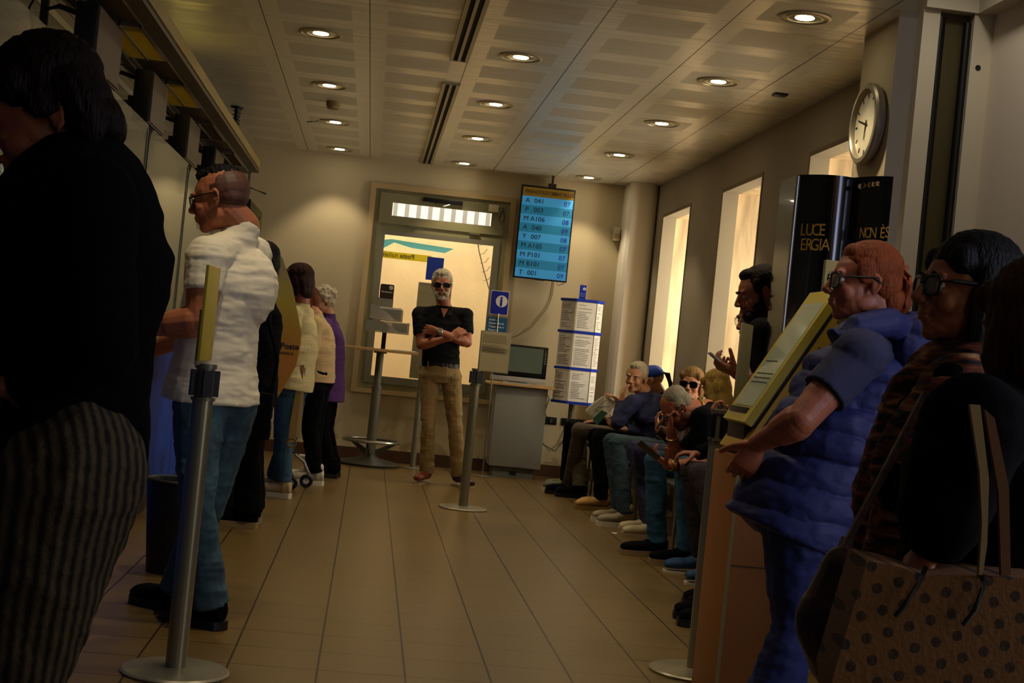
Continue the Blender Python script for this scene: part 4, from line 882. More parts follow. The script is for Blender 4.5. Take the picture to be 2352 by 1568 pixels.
def torso_rings(N_, S, M_, P_, Hp, b=1.0, hem=.10, dep=1.0, hemw=1.0, flare=None, up0=.0):
    l0 = (S[1] - S[0]); w0 = l0.length / 2; lx = l0.normalized(); mS = (S[0] + S[1]) / 2; hx2 = (Hp[1] - Hp[0]).normalized()
    if hx2.dot(lx) < 0: hx2 = -hx2
    def ring(c, ax, d, rx, ry):
        y = d.cross(ax).normalized(); x = y.cross(d).normalized(); return (c, x * rx, y * ry)
    d1 = (N_ - mS); d1 = d1.normalized() if d1.length > .02 else V3(0, 0, 1); ds = (mS - M_).normalized(); dm = (mS - P_).normalized(); dp = (M_ - P_).normalized()
    lm = (lx + hx2).normalized(); hd = P_ + (P_ - M_).normalized() * hem
    R = [ring(N_ + d1 * .015, lx, d1, .060, .060), ring(N_.lerp(mS, .6), lx, ds, .085, .072), ring(mS + ds * .005, lx, ds, w0 * .78, .086 * b), ring(mS.lerp(M_, .3), lx, ds, w0 * .98, .118 * b * dep), ring(mS.lerp(M_, .65), lm, ds, w0 * .90 * b, .125 * b * dep),
         ring(M_, lm, dm, .152 * b, .118 * b * dep), ring(M_.lerp(P_, .6), hx2, dp, .160 * b, .122 * b * dep), ring(P_, hx2, dp, .172 * b * hemw, .130 * b * hemw * dep), ring(hd, hx2, dp, .176 * b * hemw, .134 * b * hemw * dep)]
    if hem < 0: R.pop(-2)
    return R
def person(label, root_xy, Y=None, **k):
    return thing('person', label, 'person', (root_xy[0], root_xy[1], 0), k.get('group'))
def shirt_(name, m, t, N_, S, E_, Wr, M_, P_, Hp, b=1.0, sleeve='short', hem=.08, vox=.007, fold=.004, k=1.0, seed=0, fr=(9, 9, 22), dep=1.0, belly=None, collar=False, hemw=1.0, extra=None, sl=None, smooth=3):
    mb = MB(); mb.loft(torso_rings(N_, S, M_, P_, Hp, b, hem, dep, hemw), 28)
    mS = (S[0] + S[1]) / 2
    for i in (0, 1):
        mb.cap(mS.lerp(N_, .35), S[i], .060 * b, .062 * k); mb.ell(S[i], (.066 * k, .066 * k, .066 * k))
        if sleeve == 'short': f = sl or .62; q = S[i].lerp(E_[i], f); mb.cap(S[i], q, .064 * k, .058 * k, fb=True)
        elif sleeve == 'long': mb.cap(S[i], E_[i], .064 * k, .052 * k); mb.cap(E_[i], Wr[i], .052 * k, .038 * k, fb=True)
    if belly: mb.ell(belly[0], belly[1])
    if extra: extra(mb)
    return blob(name, mb, m, t, vox, smooth, [folds(fold, fr, seed), folds(fold * .5, tuple(q * 2.3 for q in fr), seed + 3)])
def pants_(name, m, t, P_, Hp, K, A, k=1.0, vox=.007, fold=.004, seed=0, waist=.10, flare=.052, thigh=.088, up=None, short=.0, fr=(10, 10, 16), hipw=.165):
    mb = MB(); hx2 = (Hp[1] - Hp[0]).normalized(); u = Vector(up) if up is not None else V3(0, 0, 1); y = u.cross(hx2).normalized()
    mb.loft([(P_ + u * waist, hx2 * hipw * .92 * k, y * .110 * k), (P_ + u * waist * .4, hx2 * hipw * k, y * .125 * k), (P_ - u * .03, hx2 * hipw * k, y * .125 * k), (P_ - u * .09, hx2 * hipw * .8 * k, y * .10 * k)], 24)
    for i in (0, 1):
        mb.cap(Hp[i], K[i], thigh * k, .064 * k); a2 = A[i] + (K[i] - A[i]).normalized() * short
        mb.cap(K[i], a2, .064 * k, flare * k, fb=True); mb.ell(Hp[i], (.095 * k, .10 * k, .09 * k))
    return blob(name, mb, m, t, vox, 3, [folds(fold, fr, seed), folds(fold * .5, (25, 25, 40), seed + 2)])
def shoe_(t, A, d, m, ms, k=1.0, z0=0.0, h=.100, style='sneaker', L=.28):
    """A: ankle point, d: toe direction; the sole touches z0"""
    d = V3(d[0], d[1], 0).normalized(); x = V3(-d.y, d.x, 0); o = V3(A.x, A.y, z0); L *= k
    q = lambda a, zz: o + d * (a * L) + V3(0, 0, zz)
    R = [(-.22, .024, .060, .030), (-.18, .034, .066, .038), (-.05, .038, .070, .042), (.12, .042, .062, .036), (.30, .045, .050, .027), (.50, .046, .046, .028), (.64, .043, .042, .023), (.72, .032, .037, .016)]
    mb = MB(); rr = []
    for a, w_, zc, hz in R: rr.append((q(a, zc * h / .085), x * w_ * k, V3(0, 0, 1) * hz * (h / .085)))
    mb.loft(rr, 18); mb.cap(q(-.04, .07), q(-.06, .115 * h / .085), .042 * k, .040 * k)
    sh = blob('shoe', mb, m, t, .006, 1, lumps(.0012, 60))
    rr = []
    for zz in (0.0, .006, .030): 
        pass
    prof = [(-.235, .020), (-.20, .036), (-.08, .042), (.10, .040), (.28, .046), (.45, .050), (.58, .049), (.68, .043), (.74, .026)]
    poly = [q(a, 0) + x * w_ * k for a, w_ in prof] + [q(a, 0) - x * w_ * k for a, w_ in reversed(prof)]
    th = .034 if style == 'sneaker' else .012
    obj('sole', MB().prism(poly, (0, 0, th)), ms, sh, 40)
    if style == 'sneaker' and k < 1.2:
        mb = MB()
        for j in range(4):
            a = .10 + j * .07; zt = (.100 - j * .010) * h / .085; mb.tube([q(a, zt - .012) + x * .026, q(a + .01, zt), q(a, zt - .012) - x * .026], .0022, 6)
        obj('lace', mb, mat('lace_dim', '8f8468', .8) if m.name != 'tan_suede' else m_black, sh, 60)
    return sh
def body_(t, h, N_, S, E_, Wr, M_, P_, Hp, K, A, hands, skin, k=1.0, vox=.005, hk=1.0, head_kw={}, hs=1.0):
    mb = MB(); skull(h, mb, **head_kw); neck_(h, mb, N_)
    mS = (S[0] + S[1]) / 2; mb.cap(N_, mS, .048, .045); mb.cap(S[0], S[1], .030, .030); mb.cap(mS, M_, .045, .08); mb.cap(M_, P_, .09 * k, .09 * k); mb.cap(Hp[0], Hp[1], .07, .07)
    for i in (0, 1):
        arm_(mb, S[i], E_[i], Wr[i], k); leg_core(mb, Hp[i], K[i], A[i], min(k, .95))
        if hands[i]: hd = dict(hands[i]); hand_(mb, Wr[i], hd.pop('d'), hd.pop('n'), s=hs, **hd)
    return blob('body', mb, skin, t, vox, 2, None)
def skin(name, c, rough=.5): return mat('skin_' + name, c, rough, var=.10, vscale=22, bump=.12, bscale=160)
sk_tan = skin('tan', '9c5c3a'); sk_red = skin('ruddy', '9e5a3c'); sk_pale = skin('pale', 'b47c58'); sk_dim = skin('dim', '8c5238')
m_dark = mat('lens_dark', '050505', .08, coat=.5); m_gold2 = mat('chain_gold', 'b8a050', .3, metal=.9); m_clearlens = mat('lens_clear', 'e0e8e0', .05, trans=.9, ior=1.1)
def hairm(name, c, rough=.55, var=.3):
    m = mat(name, c, max(rough, .55), var=var, vscale=9, bump=.55, bscale=9, stretch=(22, 22, 2.2), spec=.14); return m
h_white = hairm('hair_white', 'b0a488'); h_grey = hairm('hair_grey', '7d7460'); h_black = hairm('hair_black', '0a0706'); h_brown = hairm('hair_brown', '2c140a'); h_red = hairm('hair_red', '7c3c1c'); h_blond = hairm('hair_blond', 'a88844'); h_dbl = hairm('hair_dark_blond', '7a5c34')
j_blue = mat('denim_blue', '24465c', .85, var=.35, vscale=7, bump=.2, bscale=300); j_teal = mat('denim_teal', '223840', .85, var=.3, vscale=7, bump=.2, bscale=300); j_lt = mat('denim_light', '34505a', .85, var=.35, vscale=6, bump=.2, bscale=300)
c_black = mat('cloth_black', '08080a', .95, bump=.15, bscale=200, spec=.08); c_coal = mat('cloth_charcoal', '19191b', .95, bump=.15, bscale=200, spec=.1)
def J(Y0):
    return lambda x, y, dy=0.0: at(x, y, Y0 + dy)
def feetJ(pts):
    """ground pixels below the ankles -> ankle points"""
    return [V3(onz(x, y).x, onz(x, y).y, .09) for x, y in pts]
# ---- standing man with folded arms
j = J(11.85); t = thing('person', 'person in sunglasses, black polo and beige chinos standing with folded arms', 'person', (.72, 11.87, 0))
S = [j(964, 722), j(1069, 725)]; E_ = [j(967, 792, -.07), j(1073, 787, -.07)]; Wr = [j(1034, 776, -.17), j(1006, 760, -.235)]
N_ = j(1020, 706); M_ = j(1014, 785); P_ = j(1011, 853); Hp = [j(987, 862), j(1036, 865)]; K = [j(984, 980, -.03), j(1046, 985, -.03)]; A = [V3(.575, 11.93, .09), V3(.845, 11.90, .09)]
h = Head(j(1015, 654, -.03), (-.04, -1, -.06), 1.04, roll=3)
body_(t, h, N_, S, E_, Wr, M_, P_, Hp, K, A, [dict(d=(.72, .1, .62), n=(.3, 1, -.1), side=1, curl=16), dict(d=(-1, .35, .05), n=(.1, 1, 0), side=-1, curl=20)], sk_tan, 1.0, .0048, hs=1.0)
hair_(h, 'thick', h_white, t, .005, .005); 
mb = MB(); h.e(mb, (0, .052, -.094), (.044, .038, .026)); h.e(mb, (0, .091, -.051), (.028, .011, .005)); h.e(mb, (0, .072, -.108), (.030, .024, .017))
for s_ in (-1, 1): h.e(mb, (s_ * .040, .052, -.070), (.020, .034, .030)); h.e(mb, (s_ * .058, .028, -.050), (.010, .030, .030)); h.e(mb, (s_ * .068, .008, -.015), (.008, .014, .03)); h.t(mb, [(s_ * .008, .100, -.050), (s_ * .028, .090, -.058), (s_ * .034, .078, -.080)], [.006, .007, .006])
blob('beard', mb, h_white, t, .004, 1, lumps(.0025, 120)); glasses_(h, t, m_black, m_dark, .027, .019, .003)
brows_(h, t, h_grey, .005)
shirt_('polo_shirt', c_coal, t, N_, S, E_, Wr, M_, P_, Hp, .98, 'short', -.04, .006, .0045, 1.0, 3, sl=.66, dep=.95, hemw=.9)
mb = MB()
for s_ in (-1, 1):
    a = N_ + V3(s_ * .055, .02, .03); b = N_ + V3(s_ * .060, -.055, -.005); c = N_ + V3(s_ * .02, -.095, -.055)
    mb.prism([a, b, c, c + V3(s_ * .04, .0, -.01), b + V3(s_ * .02, .01, -.02), a + V3(s_ * .015, 0, -.02)], (0, -.006, 0))
obj('collar', mb, c_coal, t); obj('neck_skin', MB().prism([N_ + V3(-.03, -.098, -.01), N_ + V3(.03, -.098, -.01), N_ + V3(.0, -.112, -.085)], (0, -.004, 0)), sk_tan, t)
m_khaki = mat('khaki', '8f7648', .85, var=.12, vscale=5, bump=.2, bscale=200)
pants_('trousers', m_khaki, t, P_, Hp, K, A, .93, .0065, .006, 11, .07, .066, .090, short=.0, hipw=.168)
bz = P_.z + .055; c = V3(P_.x, P_.y, bz)
obj('belt', MB().loft([(c + V3(0, 0, -.018), V3(.158, 0, 0), V3(0, .116, 0)), (c + V3(0, 0, .018), V3(.157, 0, 0), V3(0, .115, 0))], 32), mat('belt_black', '140c08', .4), t)
obj('belt_buckle', MB().torus((c.x + .03, c.y - .118, bz), .022, .003, (0, -1, 0), 4, 6, X=(1, 0, 1)), m_steel, t)
for dx in (-.11, -.05, .075): obj('belt_loop', MB().b2((c.x + dx - .004, c.y - .1185 + abs(dx) * .22, bz - .022), (c.x + dx + .004, c.y - .108 + abs(dx) * .22, bz + .020)), m_khaki, t)
w_ = Wr[1] + (E_[1] - Wr[1]).normalized() * .015
obj('wristwatch', MB().cyl(w_ - (E_[1] - Wr[1]).normalized() * .012, w_ + (E_[1] - Wr[1]).normalized() * .012, .032).cyl(w_ + V3(0, -.028, .008), w_ + V3(0, -.040, .010), .019), m_steel, t)
m_rust = mat('shoe_rust', '6a2c14', .5); m_solew = mat('sole_pale', '9c8a6c', .6)
shoe_(t, A[0], (-.45, -1), m_rust, m_solew, 1.0, style='boat'); shoe_(t, A[1], (.55, -.9), mat('shoe_maroon', '3c1610', .5), m_solew, 1.0, style='boat')

# ---- man in white T-shirt at the counter
j = J(5.45); t = thing('person', 'person in tight white T-shirt, jeans and glasses leaning at the counter', 'person', (-.56, 5.5, 0))
S = [j(476, 592, -.12), j(578, 588, .16)]; E_ = [j(458, 738, -.16), j(540, 735, .38)]; Wr = [j(318, 752, -.10), j(350, 800, .30)]
N_ = j(560, 520, .04); M_ = j(504, 740, .04); P_ = j(486, 895, .05); Hp = [j(458, 935, -.04), j(530, 935, .10)]; K = [j(452, 1165, -.06), j(478, 1160, .12)]; A = [V3(-.50, 5.48, .09), V3(-.66, 5.74, .09)]
h = Head(j(505, 455, .02), (-.86, .22, -.22), 1.06, roll=0)
body_(t, h, N_, S, E_, Wr, M_, P_, Hp, K, A, [dict(d=(-1, .3, .1), n=(0, 0, -1), side=1, curl=20), dict(d=(-1, .2, 0), n=(0, 0, -1), side=-1, curl=25)], sk_tan, 1.35, .0045)
mb = MB(); h.e(mb, (0, -.010, .074), (.060, .080, .047)); h.e(mb, (0, .036, .088), (.046, .040, .024))
hr = blob('hair', mb, h_black, t, .0035, 1, lumps(.004, 110, 4))
mb = MB(); h.e(mb, (0, -.024, .028), (.0765, .0905, .080)); h.e(mb, (0, -.045, -.004), (.070, .060, .050)); blob('shaved_sides', mb, mat('stubble', '4c2a1a', .6, var=.2, vscale=120), t, .004, 2)
glasses_(h, t, m_black, m_clearlens, .026, .018, .0024); brows_(h, t, h_black)
obj('earring', MB().torus(h.p(.086, -.008, -.050), .011, .0022, h.x, 20, 6), m_steel, t)
m_wht = mat('cloth_white', 'd8cdb0', .9, bump=.12, bscale=220)
mS = (S[0] + S[1]) / 2
shirt_('t_shirt', m_wht, t, N_, S, E_, Wr, M_, P_, Hp, 1.08, 'short', .04, .006, .0045, 1.22, 5, (8, 8, 24), 1.10, sl=.52, hemw=1.06, belly=(mS.lerp(M_, .45) + V3(.035, .02, 0), (.165, .15, .17)))
pants_('jeans', j_lt, t, P_, Hp, K, A, 1.0, .0065, .006, 2, .0, .068, .100, hipw=.165)
for i in (0, 1): shoe_(t, A[i], (-.75, .55), c_black, mat('sole_black', '0a0a0a', .5), 1.1)

# ---- foreground woman in black, left edge
j = J(2.45); t = thing('person', 'person in black top and striped trousers bending forward, nearest at left', 'person', (-.50, 2.5, 0))
S = [j(205, 470, -.14), j(195, 455, .18)]; E_ = [j(225, 790, -.20), j(120, 780, .2)]; Wr = [j(60, 900, -.16), j(20, 880, .15)]
N_ = j(185, 395, .03); M_ = j(138, 720, .02); P_ = j(90, 1000, .03); Hp = [j(105, 1090, -.08), j(100, 1085, .10)]; K = [j(40, 1560, -.10), j(20, 1540, .12)]; A = [V3(-.52, 2.52, .09), V3(-.62, 2.75, .09)]
h = Head(j(112, 262, 0), (-.84, -.12, -.50), 1.06)
body_(t, h, N_, S, E_, Wr, M_, P_, Hp, K, A, [dict(d=(-1, .1, .1), n=(0, 0, -1), side=1, curl=25), dict(d=(-1, 0, 0), n=(0, 0, -1), side=-1, curl=25)], sk_red, 1.05, .004)
mb = MB(); E2 = lambda c, r: h.e(mb, c, r)
E2((0, -.015, .048), (.084, .096, .082)); E2((0, -.050, .004), (.084, .055, .085)); E2((0, -.074, -.040), (.068, .032, .050)); E2((0, .025, .080), (.066, .056, .042))
for s_ in (-1, 1): E2((s_ * .072, -.048, -.015), (.020, .034, .066)); E2((s_ * .078, .0, .012), (.010, .030, .028)); E2((s_ * .066, .028, .050), (.02, .03, .035))
blob('hair', mb, hairm('hair_near_black', '140806'), t, .0045, 2, strands(.003, 200, 3, h.u))
shirt_('black_top', c_black, t, N_, S, E_, Wr, M_, P_, Hp, 1.12, 'long', .06, .007, .006, 1.15, 8, (5, 5, 10), 1.2, hemw=1.05, belly=(M_ + V3(.01, 0, .10), (.15, .19, .22)))
m_str = mat('trouser_stripe', '6a5a3e', .9, bump=.3, bscale=200); N, L, B = nodes_of(m_str)
tc = N.new('ShaderNodeTexCoord'); s3 = N.new('ShaderNodeSeparateXYZ'); L.new(tc.outputs['Object'], s3.inputs[0]); n3 = N.new('ShaderNodeTexNoise'); n3.inputs['Scale'].default_value = 90; L.new(tc.outputs['Object'], n3.inputs['Vector'])
w1 = mth(N, L, 'SINE', mth(N, L, 'ADD', mth(N, L, 'MULTIPLY', s3.outputs['X'], 300), mth(N, L, 'MULTIPLY', s3.outputs['Y'], 190)))
f1 = mth(N, L, 'ADD', mth(N, L, 'MULTIPLY', w1, .5), mth(N, L, 'MULTIPLY', n3.outputs[0], .9)); f1.node.use_clamp = True
L.new(mixc(N, L, f1, srgb('1a160f'), srgb('5c4f36')), B.inputs['Base Color'])
pants_('striped_trousers', m_str, t, P_ + V3(.02, 0, -.04), [q + V3(.03, 0, 0) for q in Hp], K, A, 1.14, .007, .008, 5, .08, .085, .115, hipw=.16)
for i in (0, 1): shoe_(t, A[i], (-1, .1), c_black, MATS['sole_black'], 1.0)

# ---- compact builder for the other people in the queue
def simple(label, Y0, head, hf, neck, sh, el, wr, mid, pel, hip, kn, an, toe, skin_, hair, hm, top, topm, pantm, shoem, solem, k=1.0, hs=1.0, hands=None, up=(0, 0, 1), vox=.0055, b=1.0, pk=1.0, hem=.06, hemw=1.0, fold=.004, roll=0, sleeve='long', face=True, dep=1.0, flare=.055, top_name='jacket', pant_name='trousers', bottom=True, seed=0, pup=None, style='sneaker', hair_amp=.003, hkw={}, hu=(0, 0, 1), waist=.09, sl=None, belly=None, thigh=.088, short=.0, shoe_k=1.0, fr=(9, 9, 20)):
    j = J(Y0); T = lambda q: j(*q) if not isinstance(q, Vector) else q
    P_ = T(pel); t = thing('person', label, 'person', (P_.x, P_.y, 0))
    S = [T(q) for q in sh]; E_ = [T(q) for q in el]; Wr = [T(q) for q in wr]; N_ = T(neck); M_ = T(mid); Hp = [T(q) for q in hip]; K = [T(q) for q in kn]
    A = [q if isinstance(q, Vector) else V3(onz(*q).x, onz(*q).y, .09) for q in an]
    h = Head(T(head), hf, hs, up=hu, roll=roll)
    hands = hands or [dict(d=(-1, 0, -.2), n=(0, 0, -1), side=1, curl=25), dict(d=(-1, 0, -.2), n=(0, 0, -1), side=-1, curl=25)]
    body_(t, h, N_, S, E_, Wr, M_, P_, Hp, K, A, hands, skin_, k, vox, head_kw=hkw)
    if hair: hair_(h, hair, hm, t, .005, hair_amp, seed)
    if face: eyes_(h, None, t); brows_(h, t, hm if hm else h_grey)
    shirt_(top_name, topm, t, N_, S, E_, Wr, M_, P_, Hp, b, sleeve, hem, .0065, fold, k * 1.02, seed, fr, dep, hemw=hemw, sl=sl, belly=belly)
    if bottom: pants_(pant_name, pantm, t, P_, Hp, K, A, pk, .0065, .005, seed + 2, waist, flare, thigh, up=pup, short=short)
    for i in (0, 1): shoe_(t, A[i], toe[i] if isinstance(toe, list) else toe, shoem, solem, shoe_k, style=style)
    return t, h, dict(N=N_, S=S, E=E_, W=Wr, M=M_, P=P_, H=Hp, K=K, A=A)
sole_w = mat('sole_white', 'c4baa2', .6); sole_b = MATS['sole_black']
# woman in black behind him
t, h, q = simple('person in black jacket and wide black trousers behind the one in a white T-shirt', 8.35, (597, 604), (-1, .15, -.1), (606, 668), [(596, 705, -.12), (606, 702, .16)], [(604, 800, -.18), (600, 800, .2)], [(548, 850, -.12), (540, 850, .15)], (598, 780), (585, 880), [(580, 905, -.07), (585, 903, .10)], [(572, 1040, -.07), (580, 1040, .1)], [V3(-.60, 8.30, .09), V3(-.60, 8.52, .09)], (-1, .1), sk_dim, 'bob', h_black, None, c_black, c_black, c_black, mat('sole_tan', '8c744c', .6), 1.0, 1.0, hem=.12, hemw=1.02, flare=.085, seed=21, vox=.006)
bg_ = thing('shoulder_bag', 'black shoulder bag with chrome clasps hanging by the person in black', 'bag', (-.64, 8.06, .80))
p = at(604, 955, 8.08); obj('bag_body', MB().box(p, (.10, .10, .26), None, .02), c_black, bg_); obj('clasp', MB().torus(p + V3(.052, -.03, -.03), .018, .004, (1, 0, 0)), m_steel, bg_); obj('strap', MB().tube([p + V3(.03, 0, .12), p + V3(.05, 0, .32), at(612, 720, 8.12)], .009), c_black, bg_)
# cream jacket woman
t, h, q = simple('person in a cream jacket and blue jeans standing at the counter', 10.0, (683, 648), (-.92, .38, -.12), (692, 697), [(672, 722, -.10), (700, 722, .14)], [(662, 800, -.16), (690, 800, .2)], [(625, 822, -.12), (640, 822, .12)], (690, 800), (675, 870), [(660, 893, -.07), (676, 893, .1)], [(650, 1000, -.05), (664, 1000, .08)], [V3(-.50, 9.93, .09), V3(-.58, 10.12, .09)], (-.9, .2), sk_dim, 'bob', h_brown, None, mat('cloth_cream', 'b8a878', .9, bump=.2, bscale=200), j_blue, mat('shoe_gold', 'a8946c', .5), sole_w, 1.0, 1.04, hem=.07, hemw=1.08, seed=33, flare=.060, short=.02)
p = at(692, 835, 9.85)
sb_ = thing('hanging_strap', 'tan leather strap with ring hanging beside the person in the cream jacket', 'strap', (p.x, p.y, .55))
obj('strap_loop', MB().prism([at(690, 838, 9.85), at(699, 838, 9.85), at(678, 1015, 9.85), at(661, 1017, 9.85), at(668, 960, 9.85)], (0, .012, 0)), mat('strap_tan', '8c7038', .6), sb_)
obj('strap_loop', MB().prism([at(694, 838, 9.87), at(702, 845, 9.87), at(690, 1008, 9.87), at(676, 1000, 9.87)], (0, .012, 0)), mat('strap_pale', 'a08c60', .6), sb_)
obj('ring', MB().torus(at(670, 1016, 9.85), .03, .005, (0, 1, 0)), mat('ring_brass', '8a6a28', .4, metal=.6), sb_)
# beige sweater woman
t, h, q = simple('person in a beige sweater and black trousers between the cream jacket and the purple coat', 11.0, (700, 690, .05), (-.9, -.1, -.2), (722, 722), [(722, 745, -.10), (728, 742, .14)], [(716, 815, -.14), (730, 810, .18)], [(690, 822, -.12), (694, 820, .12)], (735, 800), (730, 868), [(722, 888, -.07), (732, 888, .09)], [(712, 985, -.04), (722, 985, .08)], [V3(-.31, 10.95, .09), V3(-.35, 11.15, .09)], (-1, .1), sk_pale, 'bob', hairm('hair_auburn', '5c2c14'), None, mat('knit_beige', 'b09468', .95, bump=.3, bscale=260), c_black, mat('shoe_silver', 'b0a890', .4), sole_w, .95, .95, hem=.03, seed=41, vox=.006, top_name='sweater')
# purple coat woman
t, h, q = simple('person in a purple coat and black trousers, last in the queue', 11.62, (740, 692), (-.82, -.55, -.12), (752, 724), [(742, 752, -.13), (760, 750, .13)], [(752, 822, -.20), (772, 815, .18)], [(715, 835, -.16), (722, 832, .10)], (758, 810), (752, 880), [(742, 895, -.07), (755, 893, .09)], [(736, 985, -.04), (748, 985, .06)], [V3(-.22, 11.60, .09), V3(-.20, 11.75, .09)], (-1, -.1), sk_pale, 'curls', h_white, None, mat('coat_purple', '46205c', .9, bump=.2, bscale=200), c_black, c_black, sole_b, .98, .98, hem=.14, hemw=1.06, seed=51, vox=.006, hair_amp=.004, top_name='coat')
# walker wheels seen between legs
t = thing('wheeled_walker', 'chrome and black wheeled walker feet between the sneakers by the counter', 'walker', (-.47, 10.55, 0))
for k_ in (0, 1): 
    x0 = -.47 + k_ * .10; y0 = 10.45 + k_ * .25
    obj('wheel', MB().torus((x0, y0, .05), .036, .014, (0, 1, 0), 24, 8), m_black, t)
    obj('fork', MB().tube([(x0, y0, .05), (x0 + .01, y0, .11), (x0 - .03, y0, .19), (x0 - .10, y0, .24)], .012), m_steel, t)
obj('frame_tube', MB().tube([(-.50, 10.45, .22), (-.56, 10.6, .5), (-.58, 10.7, .85)], .011), m_steel, t)
# ---- seated row along the right wall (from the back wall to the camera)
up_z = (0, 0, 1)
def seatJ(Y, x=2.24): return V3(x, Y, .53)
def seated(label, Yc, knee, foot, toe=(-1, .05), **kw):
    pass
tan = mat('tan_suede', 'a8823c', .7, var=.1); grey_s = mat('shoe_grey', '8a7a5c', .7, var=.15); cream_s = mat('shoe_cream', 'b0a27c', .7)
olive = mat('trouser_olive', '4c4230', .9, var=.15, vscale=6, bump=.2, bscale=200); navy = mat('cloth_navy', '15193a', .85, bump=.15, bscale=200)
LH = lambda d, n, s=1, c=30, **k: dict(d=d, n=n, side=s, curl=c, **k)
# far person in black
simple('person in black trousers and grey-green sneakers, farthest seat by the document rack', 12.35, (1470, 872), (-1, -.1, -.15), (1476, 905), [(1462, 925, -.17), (1474, 920, .17)], [(1430, 975, -.18), (1440, 970, .16)], [(1365, 968, -.14), (1380, 968, .05)], (1475, 960), V3(2.20, 12.35, .55), [V3(2.18, 12.24, .53), V3(2.18, 12.46, .53)], [V3(1.80, 12.22, .56), V3(1.84, 12.48, .56)], [V3(1.80, 12.20, .09), V3(1.84, 12.42, .09)], (-1, 0), sk_dim, 'short', h_black, None, c_black, c_black, mat('shoe_green_grey', '5c5a3c', .7, var=.3, vscale=40), sole_w, .95, .95, seed=61, vox=.007, hem=.02, waist=.05)
# person in blue cap
capY = 11.85
t, h, q = simple('person in a blue cap and glasses seated in the row, holding a white bag', capY, (1497, 872), (-.93, .34, -.12), (1516, 905), [(1492, 930, -.18), (1508, 925, .14)], [(1440, 952, -.22), (1460, 975, .1)], [(1428, 925, -.20), (1430, 968, .0)], (1515, 960), V3(2.19, capY, .55), [V3(2.15, capY - .11, .53), V3(2.15, capY + .11, .53)], [V3(1.80, capY - .13, .565), V3(1.83, capY + .12, .56)], [V3(1.80, 11.98, .09), V3(1.86, 11.80, .09)], (-1, -.05), sk_pale, None, h_black, None, c_black, olive, c_black, sole_b, 1.0, .98, seed=71, vox=.0055, hem=.02, waist=.05, pk=.98, flare=.062,
    hands=[LH((-.8, -.1, .5), (-.3, 0, -1), 1, 12), LH((-1, 0, -.2), (0, 0, 1), -1, 25)])
glasses_(h, t, m_steel, m_clearlens, .022, .016, .0014)
mb = MB(); h.e(mb, (0, -.012, .052), (.082, .096, .078)); cp = blob('cap', mb, mat('cap_blue', '1040a0', .6), t, .005, 2)
mb = MB(); h.e(mb, (0, -.072, .03), (.05, .03, .06)); 
for k_ in range(9): a = k_ * .35; h.t(mb, [(math.sin(a) * .02, -.085, .07), (math.sin(a) * .03, -.125 - .01 * (k_ % 3), .05), (math.sin(a * 2) * .03, -.155 - .012 * (k_ % 2), -.03), (math.sin(a) * .02, -.17 + .01 * (k_ % 4), -.11 - .01 * (k_ % 3))], [.012, .014, .011, .004])
blob('ponytail', mb, h_black, t, .005, 1)
# the white carrier bag
bt = thing('carrier_bag', 'crumpled white paper bag with a green patch held over the laps', 'bag', at(1385, 970, 11.6))
m_bag = mat('bag_white', 'ece6d2', .8, var=.06, vscale=30)
pb = [(1345, 943), (1362, 925), (1390, 908), (1402, 915), (1420, 930), (1412, 935), (1395, 950), (1378, 968), (1370, 976), (1358, 960)]
front = [at(x, y, 11.58 + .015 * ((i * 7) % 3)) for i, (x, y) in enumerate(pb)]
obj('bag_body', MB().prism(front, (.01, .07, 0)), m_bag, bt, 0)
obj('green_patch', MB().prism([at(1362, 960, 11.57), at(1382, 942, 11.57), at(1396, 948, 11.57), at(1372, 976, 11.57)], (0, -.004, 0)), mat('patch_green', '4c7a5c', .7), bt, 0)
obj('fold_crease', MB().tube([at(1350, 948, 11.568), at(1372, 936, 11.568), at(1400, 933, 11.568)], .003).tube([at(1358, 958, 11.568), at(1372, 936, 11.568), at(1392, 918, 11.568)], .003), mat('crease_grey', '8c8468', .8), bt)
# white haired man
Yw = 11.15
t, h, q = simple('person in a navy jacket seated with one hand raised to the cheek', Yw, (1462, 866, -.02), (-.55, -.83, -.10), (1482, 905, .03), [(1452, 925, -.20), (1510, 922, .10)], [(1418, 972, -.24), (1480, 990, .0)], [(1426, 925, -.12), (1435, 985, -.20)], (1492, 965), V3(2.22, Yw + .02, .56), [V3(2.18, Yw - .09, .54), V3(2.18, Yw + .14, .54)], [V3(1.86, Yw - .16, .57), V3(1.86, Yw + .12, .56)], [V3(1.90, 10.95, .09), V3(1.95, 11.12, .09)], (-1, -.12), sk_pale, 'short', h_white, None, navy, c_black, tan, mat('sole_gum', '8c6c34', .6), 1.0, 1.03, seed=81, vox=.005, hem=.02, waist=.05, roll=-4,
    hands=[LH((.12, -.05, 1), (.9, .2, 0), 1, 10), LH((-1, -.1, 0), (0, 0, 1), -1, 25)], hair_amp=.004)
